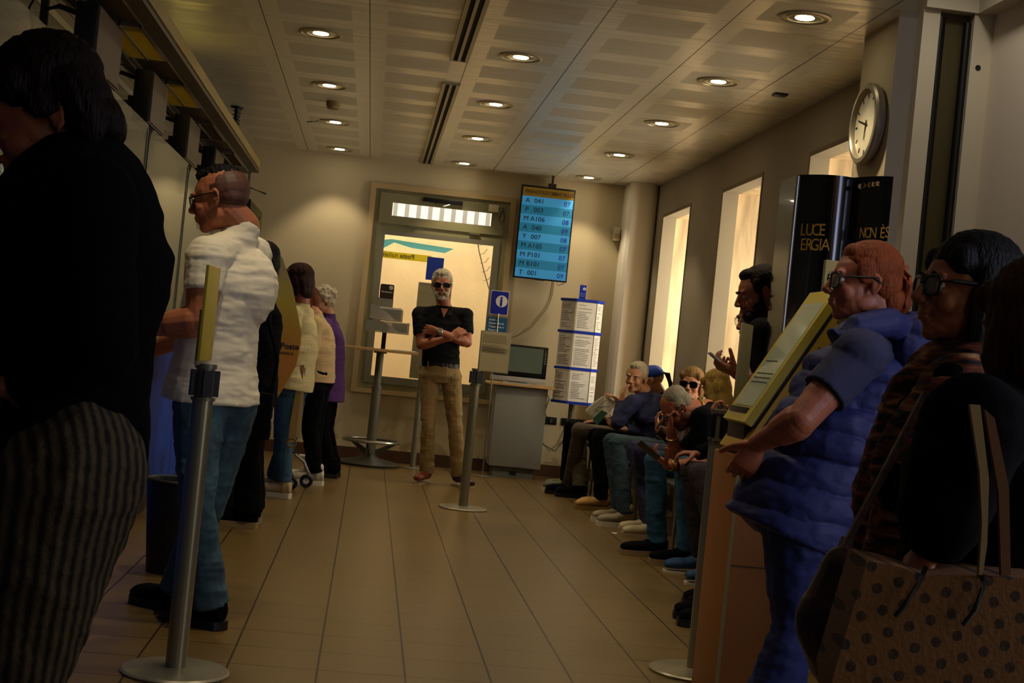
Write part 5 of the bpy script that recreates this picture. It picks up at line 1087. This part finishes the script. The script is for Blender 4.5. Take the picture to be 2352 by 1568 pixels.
# forelock
# sunglasses woman
Ys = 10.35
t, h, q = simple('person in big dark sunglasses seated behind the one bent over a phone', Ys, (1588, 882), (-.42, -.90, -.02), (1594, 925), [(1564, 948, -.10), (1632, 950, .10)], [(1548, 1010, -.22), (1600, 1020, -.1)], [(1512, 985, -.25), (1500, 1035, -.22)], (1600, 990), V3(2.26, Ys, .56), [V3(2.22, Ys - .11, .54), V3(2.22, Ys + .11, .54)], [V3(1.84, Ys - .20, .575), V3(1.84, Ys + .04, .575)], [V3(1.92, 9.98, .09), V3(1.92, 10.22, .09)], (-1, -.1), sk_pale, 'bob', h_dbl, None, mat('top_brown', '3c2a1c', .9), j_teal, grey_s, sole_w, .98, 1.02, seed=91, vox=.005, hem=.02, waist=.05, thigh=.084,
    hands=[LH((-.25, 0, 1), (.9, -.2, 0), 1, 38), LH((-1, -.1, 0), (0, 0, -1), -1, 28)], pant_name='jeans')
glasses_(h, t, m_black, m_dark, .030, .023, .0035)
# blonde
Yb_ = 9.62
t, h, q = simple('seated person in navy trousers and cream sneakers, head turned down', Yb_, (1644, 890), (-.55, .78, -.35), (1650, 938), [(1618, 965, -.16), (1652, 962, .14)], [(1600, 1040, -.2), (1620, 1040, .2)], [(1560, 1060, -.15), (1575, 1055, .1)], (1645, 1010), V3(2.26, Yb_, .56), [V3(2.22, Yb_ - .11, .54), V3(2.22, Yb_ + .11, .54)], [V3(1.90, Yb_ - .12, .57), V3(1.90, Yb_ + .10, .57)], [V3(2.02, 9.66, .09), V3(2.00, 9.42, .09)], (-1, -.05), sk_pale, 'long', h_blond, None, c_black, navy, cream_s, mat('sole_cream', 'a08c64', .6), .95, .98, seed=95, vox=.006, hem=.02, waist=.05, hair_amp=.006)
# bald bent man
Yk = 8.55
t, h, q = simple('seated person in black T-shirt and blue jeans bent over a phone', Yk, (1556, 937, -.02), (-.62, -.10, -.78), (1622, 938, .02), [(1612, 962, -.20), (1650, 955, .18)], [(1616, 1066, -.26), (1552, 1062, .02)], [(1533, 1068, -.34), (1541, 985, -.06)], (1655, 1010, .0), V3(2.20, Yk + .02, .57), [V3(2.14, Yk - .13, .545), V3(2.14, Yk + .11, .545)], [V3(1.93, Yk - .24, .58), V3(1.80, Yk + .02, .58)], [V3(1.98, 8.28, .09), V3(1.86, 8.58, .09)], (-1, -.12), sk_red, 'balding', h_grey, None, c_black, mat('denim_bright', '285470', .85, var=.4, vscale=7, bump=.2, bscale=300), c_black, mat('sole_beige', '8c7450', .6), 1.1, 1.05, seed=101, vox=.0042, hem=.02, waist=.05, b=1.1, pk=1.05, sleeve='short', sl=.80, hu=(-.7, 0, .7), face=False, shoe_k=1.1, pant_name='jeans', top_name='t_shirt', dep=1.15, fold=.003,
    hands=[LH((-.85, -.05, .55), (.35, .1, .95), 1, 30), LH((-.15, 0, 1), (.9, -.1, .1), -1, 45)])
brows_(h, t, h_grey, .004)
mb = MB(); h.e(mb, (0, .060, -.090), (.040, .034, .026)); h.e(mb, (0, .088, -.050), (.026, .010, .006))
for s_ in (-1, 1): h.e(mb, (s_ * .054, .018, -.050), (.008, .026, .030))
blob('stubble', mb, mat('stubble_grey', '6c4a34', .8, var=.2, vscale=200), t, .004, 1)
obj('neck_chain', MB().torus(q['N'] + V3(-.025, 0, .0), .068, .007, (.85, 0, .35), 36, 8), m_gold2, t)
obj('bracelet', MB().torus(q['W'][0] + (q['E'][0] - q['W'][0]).normalized() * .02, .032, .005, (q['E'][0] - q['W'][0])), m_gold2, t)
obj('wristwatch', MB().torus(q['W'][0] + (q['E'][0] - q['W'][0]).normalized() * .055, .034, .008, (q['E'][0] - q['W'][0])), m_black, t)
obj('bracelet', MB().torus(q['W'][1] + (q['E'][1] - q['W'][1]).normalized() * .06, .035, .004, (q['E'][1] - q['W'][1])), m_gold2, t)
glasses_(h, t, m_black, m_clearlens, .024, .017, .002)
ph = thing('smartphone', 'black smartphone held by the bent person in jeans', 'phone', at(1487, 1032, 8.18))
c = at(1490, 1034, 8.18); a_ = (at(1466, 1016, 8.20) - at(1512, 1056, 8.18)).normalized(); b_ = V3(.25, -.9, .3); b_ = (b_ - a_ * b_.dot(a_)).normalized(); R3 = Matrix((a_, b_, a_.cross(b_))).transposed()
obj('phone_body', MB().box(c, (.150, .074, .009), R3, .003), m_black, ph); obj('phone_screen', MB().box(c + a_.cross(b_) * .005, (.138, .066, .001), R3), m_dark, ph)
# person in plum trousers, blue slip-ons
blue_s = mat('shoe_blue', '24446c', .8)
Yq = 7.95
t, h, q = simple('person in dark plum trousers and blue slip-on shoes, hidden by the kiosk', Yq, V3(2.32, Yq + .05, 1.22), (-1, -.05, -.3), V3(2.30, Yq + .03, 1.04), [V3(2.26, Yq - .17, .98), V3(2.26, Yq + .20, .98)], [V3(2.12, Yq - .22, .76), V3(2.12, Yq + .22, .76)], [V3(1.96, Yq - .15, .88), V3(1.93, Yq + .1, .68)], V3(2.30, Yq, .80), V3(2.24, Yq, .57), [V3(2.20, Yq - .11, .545), V3(2.20, Yq + .11, .545)], [V3(1.90, Yq - .14, .58), V3(1.90, Yq + .06, .58)], [V3(2.04, 7.60, .09), V3(2.00, 7.98, .09)], (-1, 0), sk_dim, 'short', h_black, None, c_black, mat('trouser_plum', '2a2026', .9), blue_s, sole_w, .98, 1.0, seed=111, vox=.006, hem=.02, waist=.05, style='slip', short=.02, shoe_k=1.05,
    hands=[LH((-.3, 0, 1), (.9, 0, .1), 1, 45), LH((-1, 0, 0), (0, 0, -1), -1, 30)])
pp = at(1655, 972, 7.75); obj('folded_slip', MB().prism([at(1649, 972, 7.76), at(1652, 971, 7.76), at(1666, 992, 7.76), at(1663, 996, 7.76)], (0, .05, 0)), m_white, label='thin white paper slip held up beside the kiosk edge', category='paper')
# nearest seated person (only a shoe shows)
Yn = 7.25
simple('nearest seated person in black with black and tan shoes, behind the kiosk', Yn, V3(2.34, Yn + .05, 1.22), (-1, -.05, -.3), V3(2.32, Yn + .03, 1.04), [V3(2.28, Yn - .17, .98), V3(2.28, Yn + .20, .98)], [V3(2.14, Yn - .22, .76), V3(2.14, Yn + .22, .76)], [V3(1.98, Yn - .1, .70), V3(1.96, Yn + .1, .70)], V3(2.32, Yn, .80), V3(2.26, Yn, .57), [V3(2.22, Yn - .11, .545), V3(2.22, Yn + .11, .545)], [V3(1.95, Yn - .12, .58), V3(1.95, Yn + .1, .58)], [V3(2.08, 7.02, .09), V3(2.06, 7.36, .09)], (-1, .0), sk_dim, 'short', h_black, None, c_black, c_black, c_black, mat('sole_tan', '8c744c', .6), .98, 1.0, seed=121, vox=.008, hem=.02, waist=.05)
# ---- standing men behind the kiosk
t, h, q = simple('person in dark T-shirt standing behind the kiosk and looking at a raised phone', 6.35, (1744, 672), (-.90, .02, -.32), (1778, 735, .03), [(1752, 765, -.14), (1812, 762, .16)], [(1758, 880, -.18), (1800, 880, .2)], [(1692, 858, -.12), (1720, 860, .1)], (1790, 860), (1786, 960), [(1770, 990, -.07), (1795, 990, .1)], [(1762, 1210, -.05), (1788, 1205, .1)], [V3(1.71, 6.32, .09), V3(1.73, 6.5, .09)], (-1, .1), sk_tan, 'crop', hairm('hair_dark', '24160c'), None, c_coal, c_black, c_black, sole_b, 1.05, 1.03, seed=131, vox=.0045, sleeve='short', hem=.08, sl=.8, top_name='t_shirt',
    hands=[LH((-1, 0, .35), (.2, .3, .9), 1, 42), LH((-1, 0, .1), (0, 0, 1), -1, 30)])
mb = MB(); h.e(mb, (0, .052, -.088), (.050, .046, .030)); h.e(mb, (0, .088, -.050), (.026, .012, .007)); h.e(mb, (0, .070, -.104), (.030, .024, .020))
for s_ in (-1, 1): h.e(mb, (s_ * .052, .026, -.060), (.012, .034, .030)); h.e(mb, (s_ * .066, .016, -.025), (.008, .010, .026))
blob('beard', mb, mat('beard_dark', '140c08', .8), t, .004, 1, lumps(.002, 150))
obj('wristwatch', MB().torus(q['W'][0] + (q['E'][0] - q['W'][0]).normalized() * .03, .034, .007, (q['E'][0] - q['W'][0])), m_black, t)
ph = thing('smartphone', 'grey smartphone held up by the person standing behind the kiosk', 'phone', at(1652, 828, 6.22)); c = at(1650, 828, 6.22)
obj('phone_body', MB().box(c, (.11, .05, .009), Matrix.Rotation(math.radians(35), 3, 'Y'), .003), mat('phone_grey', '8c8878', .3, metal=.3), ph)
t, h, q = simple('person in thin glasses mostly hidden behind the one standing with a phone', 6.80, (1738, 732), (-.88, -.32, -.22), (1772, 790), [(1756, 812, -.14), (1806, 810, .16)], [(1756, 910, -.16), (1800, 915, .2)], [(1730, 990, -.1), (1770, 1000, .2)], (1785, 900), (1785, 985), [(1775, 1005, -.08), (1795, 1005, .1)], [(1768, 1190, -.04), (1788, 1190, .1)], [V3(1.84, 6.74, .09), V3(1.86, 6.90, .09)], (-1, 0), sk_red, 'short', h_black, None, c_black, c_black, c_black, sole_b, .98, 1.0, seed=141, vox=.005, hem=.06)
glasses_(h, t, m_steel, m_clearlens, .022, .020, .0014)
mb = MB(); h.e(mb, (0, .094, -.052), (.026, .008, .006)); blob('moustache', mb, h_black, t, .004, 1)

# ---- woman in the blue quilted vest
Yv = 4.1; j = J(Yv)
t = thing('person', 'person in glasses and a blue quilted hooded vest, hands clasped', 'person', (1.22, 4.15, 0))
S = [j(1972, 815, -.15), j(2020, 812, .17)]; E_ = [j(1840, 965, -.20), j(1900, 975, .18)]; Wr = [j(1742, 1018, -.06), j(1748, 1040, .06)]
N_ = j(2020, 765, .02); M_ = j(1935, 985); P_ = j(1846, 1165); Hp = [j(1842, 1195, -.09), j(1850, 1195, .09)]; K = [j(1822, 1440, -.09), j(1838, 1435, .10)]; A = [V3(1.24, 4.02, .09), V3(1.28, 4.22, .09)]
h = Head(j(1985, 648), (-1, .04, -.02), 1.02)
body_(t, h, N_, S, E_, Wr, M_, P_, Hp, K, A, [LH((-.38, .25, -.9), (.3, 1, 0), 1, 32), LH((-.30, -.25, -.92), (.3, -1, .1), -1, 35)], sk_red, 1.15, .004)
hair_(h, 'pulled', h_red, t, .004, .0018, 5)
mb = MB()
for k_ in range(7): a = k_ * .9; h.t(mb, [(math.sin(a) * .014, -.095, .035), (math.sin(a) * .022, -.128, .0), (math.sin(a + 1) * .020, -.122, -.055), (math.sin(a) * .018, -.110 + .01 * math.cos(a), -.10)], [.016, .018, .015, .005])
h.e(mb, (0, -.075, -.045), (.062, .042, .050))
blob('ponytail', mb, h_red, t, .004, 1, strands(.003, 140, 2, h.u))
obj('hair_claw', MB().tube([h.p(.03, -.098, .045), h.p(.02, -.125, .025), h.p(.02, -.130, .0)], .008 * h.s).tube([h.p(-.03, -.098, .045), h.p(-.02, -.125, .025), h.p(-.02, -.130, .0)], .008 * h.s).tube([h.p(.03, -.112, .05), h.p(-.03, -.112, .05)], .009), mat('claw_amber', 'a04c1c', .3), t)
eyes_(h, None, t); brows_(h, t, mat('brow_brown', '4a2414', .7), .003); glasses_(h, t, m_black, m_clearlens, .027, .021, .003)
tee = mat('tee_grey_blue', '2c2c46', .9, bump=.1, bscale=200)
mb = MB()
for i in (0, 1): mb.cap(S[i] + V3(0, 0, -.01), S[i].lerp(E_[i], .60), .072, .070, fb=True); mb.ell(S[i], (.074, .074, .074))
mb.cap(S[0], S[1], .08, .08); mb.cap(N_, (S[0] + S[1]) / 2, .07, .08)
blob('t_shirt', mb, tee, t, .005, 3, folds(.003, (12, 12, 22), 4))
mv = mat('vest_blue', '262a58', .6, bump=.25, bscale=40, spec=.3)
def quilt(P, Nn):
    z = P[:, 2] + .12 * (P[:, 0] - 1.3) + .006 * vnoise(P * 14); s_ = np.abs(np.sin(z * PI / .085)); return .014 * np.sqrt(s_) - .008 + .003 * vnoise(P * np.array((30, 30, 60))) 
mb = MB(); b_ = 1.14; mb.loft(torso_rings(N_ + V3(0, 0, -.02), [S[0] + V3(.0, .06, .01), S[1] + V3(0, -.06, .01)], M_, P_, Hp, b_, .10, 1.30, 1.03), 32)
mb.ell(M_ + V3(-.03, 0, -.05), (.19, .19, .20)); mb.ell(P_ + V3(-.01, 0, .02), (.19, .19, .14))
ve = blob('quilted_vest', mb, mv, t, .0055, 3, quilt)
mb = MB(); q0 = j(2010, 760); 
mb.tube([j(1915, 775, -.13), j(1965, 752, -.12), j(2040, 740, -.09), j(2095, 770, 0), j(2040, 745, .10), j(1965, 755, .12), j(1915, 778, .12)], [.030, .036, .042, .046, .042, .036, .030], 12)
mb.ell(j(2075, 815, 0), (.075, .125, .10), n=18); mb.ell(j(2090, 770, 0), (.06, .11, .07), n=18)
def hq(P, Nn): return .008 * np.sqrt(np.abs(np.sin(P[:, 1] * PI / .09 + .6))) - .004 + .002 * vnoise(P * 30)
blob('hood', mb, mv, t, .005, 3, hq)
m_vp = mat('trouser_blue', '141e50', .8, bump=.1, bscale=60)
pants_('trousers', m_vp, t, P_ + V3(.02, 0, -.02), Hp, K, A, 1.02, .0065, .007, 9, .08, .085, .112, hipw=.18)
for i in (0, 1): shoe_(t, A[i], (-1, .05), c_black, sole_b, 1.0)

# ---- dark haired woman with the rust scarf
Yw2 = 3.0; j = J(Yw2)
t = thing('person', 'person in thick dark glasses with a rust striped scarf shawl', 'person', (1.18, 3.05, 0))
S = [j(2190, 905, -.16), j(2240, 895, .18)]; E_ = [j(2075, 1115, -.22), j(2180, 1150, .2)]; Wr = [j(2085, 1290, -.10), j(2120, 1300, .1)]
N_ = j(2235, 835, .02); M_ = j(2165, 1120); P_ = j(2105, 1360); Hp = [j(2100, 1400, -.09), j(2105, 1400, .09)]; K = [V3(1.13, 2.95, .5), V3(1.15, 3.12, .5)]; A = [V3(1.16, 2.98, .09), V3(1.18, 3.15, .09)]
h = Head(j(2222, 668), (-1, -.06, .04), 1.04)
body_(t, h, N_, S, E_, Wr, M_, P_, Hp, K, A, [LH((-.3, -.1, -.9), (.9, 0, -.2), 1, 35), LH((-.3, .1, -.9), (.9, 0, -.2), -1, 35)], sk_tan, 1.05, .004)
hair_(h, 'long', h_black, t, .0045, .0015, 7); eyes_(h, None, t); brows_(h, t, h_black); glasses_(h, t, m_black, m_clearlens, .027, .020, .0042)
obj('earring', MB().tube([h.p(.088, -.02, -.045), h.p(.090, -.02, -.075)], .003).ell(h.p(.090, -.02, -.082), (.005, .005, .007)), m_steel, t)
shirt_('black_coat', c_black, t, N_, S, E_, Wr, M_, P_, Hp, 1.05, 'long', .10, .007, .005, 1.05, 15, (6, 6, 12), 1.2)
m_sc = mat('scarf_rust', '6c2c10', .9); N, L, B = nodes_of(m_sc)
tc = N.new('ShaderNodeTexCoord'); mp = N.new('ShaderNodeMapping'); mp.inputs['Scale'].default_value = (5, 5, 26); mp.inputs['Rotation'].default_value = (.3, .9, .2); L.new(tc.outputs['Object'], mp.inputs[0])
nn_ = N.new('ShaderNodeTexNoise'); nn_.inputs['Scale'].default_value = 2.2; nn_.inputs['Detail'].default_value = 6; L.new(mp.outputs[0], nn_.inputs['Vector'])
rp = N.new('ShaderNodeValToRGB'); L.new(nn_.outputs[0], rp.inputs[0]); rp.color_ramp.elements[0].position = .42; rp.color_ramp.elements[0].color = srgb('120806'); rp.color_ramp.elements[1].position = .72; rp.color_ramp.elements[1].color = srgb('b08c54')
e = rp.color_ramp.elements.new(.56); e.color = srgb('70300f'); L.new(rp.outputs[0], B.inputs['Base Color'])
mb = MB(); mb.ell(j(2230, 880, 0), (.13, .20, .10)); mb.cap(j(2200, 900, -.14), j(2110, 1080, -.19), .085, .095); mb.cap(j(2110, 1080, -.18), j(2070, 1320, -.14), .095, .075, fb=True); mb.cap(j(2150, 930, .0), j(2100, 1150, .0), .11, .13); mb.cap(j(2105, 1150, .0), j(2075, 1350, 0), .13, .11, fb=True)
blob('shawl', mb, m_sc, t, .006, 3, [folds(.010, (7, 7, 13), 3), folds(.004, (22, 22, 40), 8)])
pants_('trousers', c_black, t, P_, Hp, K, A, 1.0, .008, .005, 3, .08, .06)
for i in (0, 1): shoe_(t, A[i], (-1, .05), c_black, sole_b, 1.0)
# her brown leather bag
bt = thing('leather_bag', 'worn brown leather shoulder bag beside the polka dot tote', 'bag', at(1920, 1500, 2.75)); Yg = 2.72
mb = MB(); mb.cap(at(1945, 1320, Yg), at(1925, 1430, Yg), .055, .085); mb.cap(at(1925, 1430, Yg), at(1960, 1500, Yg), .085, .09); mb.cap(at(1930, 1290, Yg), at(2010, 1330, Yg), .03, .05); mb.cap(at(1990, 1370, Yg), at(1990, 1500, Yg), .08, .09)
m_lea = mat('leather_brown', '3a1e0e', .45, var=.45, vscale=7, bump=.2, bscale=60)
bb = blob('bag_body', mb, m_lea, bt, .006, 3, folds(.004, (9, 9, 9), 2)); obj('strap', MB().prism([at(1922, 1290, Yg - .02), at(1945, 1235, Yg - .02), at(1962, 1238, Yg - .02), at(1948, 1300, Yg - .02)], (0, .03, 0)).prism([at(1945, 1237, Yg - .02), at(1960, 1237, Yg - .02), at(2140, 905, Yg - .1), at(2122, 900, Yg - .1)], (0, .012, 0)), m_lea, bt)
obj('piping', MB().tube([at(1955, 1340, Yg - .10), at(1945, 1400, Yg - .10), at(1965, 1420, Yg - .10), at(1995, 1400, Yg - .09)], .005), mat('piping_dark', '140a06', .6), bt)

# ---- person in black with tote, right edge
Yx = 2.3; j = J(Yx)
t = thing('person', 'person in a black coat at the right edge, carrying a dotted tote', 'person', (1.02, 2.33, 0))
S = [j(2235, 985, -.12), j(2330, 975, .18)]; E_ = [j(2160, 1180, -.14), j(2300, 1200, .2)]; Wr = [j(2130, 1260, -.12), j(2200, 1300, .1)]
N_ = j(2345, 905, .03); M_ = j(2300, 1180, .05); P_ = j(2270, 1420, .05); Hp = [j(2265, 1470, -.05), j(2270, 1470, .15)]; K = [V3(.98, 2.28, .48), V3(1.0, 2.46, .48)]; A = [V3(1.0, 2.30, .09), V3(1.02, 2.48, .09)]
h = Head(j(2375, 770), (-.10, 1, -.05), 1.02)
body_(t, h, N_, S, E_, Wr, M_, P_, Hp, K, A, [LH((-.4, -.3, -.7), (.6, 0, -.6), 1, 45), LH((-.3, .1, -.9), (.9, 0, -.2), -1, 35)], sk_red, 1.0, .004)
hair_(h, 'bob', hairm('hair_chestnut', '3c2010'), t, .0045, .004, 9)
shirt_('black_coat', c_black, t, N_, S, E_, Wr, M_, P_, Hp, 1.2, 'long', .15, .007, .006, 1.30, 25, (6, 6, 10), 1.1)
pants_('trousers', c_black, t, P_, Hp, K, A, 1.0, .008, .005, 3, .08, .06)
for i in (0, 1): shoe_(t, A[i], (-1, .4), c_black, sole_b, 1.0)
# tote bag
bt = thing('tote_bag', 'large tan tote bag with rows of dark dots and long pale handles', 'bag', at(2150, 1560, 2.05)); Yt = 2.06
m_tote = mat('tote_dots', '6c4824', .7, bump=.2, bscale=120); N, L, B = nodes_of(m_tote)
tc = N.new('ShaderNodeTexCoord'); s3 = N.new('ShaderNodeSeparateXYZ'); L.new(tc.outputs['Object'], s3.inputs[0])
ca, sa = math.cos(.35), math.sin(.35)
uu = mth(N, L, 'ADD', mth(N, L, 'MULTIPLY', s3.outputs['X'], ca / .034), mth(N, L, 'MULTIPLY', s3.outputs['Z'], sa / .034)); vv = mth(N, L, 'ADD', mth(N, L, 'MULTIPLY', s3.outputs['X'], -sa / .034), mth(N, L, 'MULTIPLY', s3.outputs['Z'], ca / .034))
fu = mth(N, L, 'SUBTRACT', mth(N, L, 'FRACT', uu), .5); fv = mth(N, L, 'SUBTRACT', mth(N, L, 'FRACT', vv), .5)
dd = mth(N, L, 'SQRT', mth(N, L, 'ADD', mth(N, L, 'MULTIPLY', fu, fu), mth(N, L, 'MULTIPLY', fv, fv))); dt = mth(N, L, 'LESS_THAN', dd, .24)
L.new(mixc(N, L, dt, srgb('7c5228'), srgb('3a2414')), B.inputs['Base Color'])
ft = [at(1992, 1288, Yt), at(2060, 1300, Yt), at(2130, 1322, Yt), at(2230, 1322, Yt), at(2400, 1330, Yt), at(2430, 1700, Yt), at(2300, 1800, Yt), at(1935, 1760, Yt), at(1912, 1560, Yt)]
obj('bag_body', MB().prism(ft, (.02, .14, 0)), m_tote, bt, 0)
m_str1 = mat('handle_pale', '9c8458', .6)
obj('handle', MB().prism([at(2228, 928, Yt - .01), at(2252, 930, Yt - .01), at(2272, 1100, Yt - .01), at(2268, 1250, Yt - .01), at(2256, 1330, Yt - .01), at(2248, 1330, Yt - .01), at(2256, 1200, Yt - .01), at(2250, 1080, Yt - .01)], (0, .008, 0)), m_str1, bt)
obj('handle', MB().prism([at(2262, 940, Yt), at(2285, 960, Yt), at(2318, 1120, Yt), at(2322, 1320, Yt), at(2300, 1322, Yt), at(2294, 1130, Yt)], (0, .008, 0)), mat('handle_brown', '6a4020', .6), bt)
for pts in ([(2128, 1300), (2110, 1340), (2075, 1395), (2056, 1416)], [(2256, 1320), (2258, 1350), (2240, 1400), (2212, 1436)]): obj('cord', MB().tube([at(x, y, Yt - .012) for x, y in pts], .004), m_black, bt)
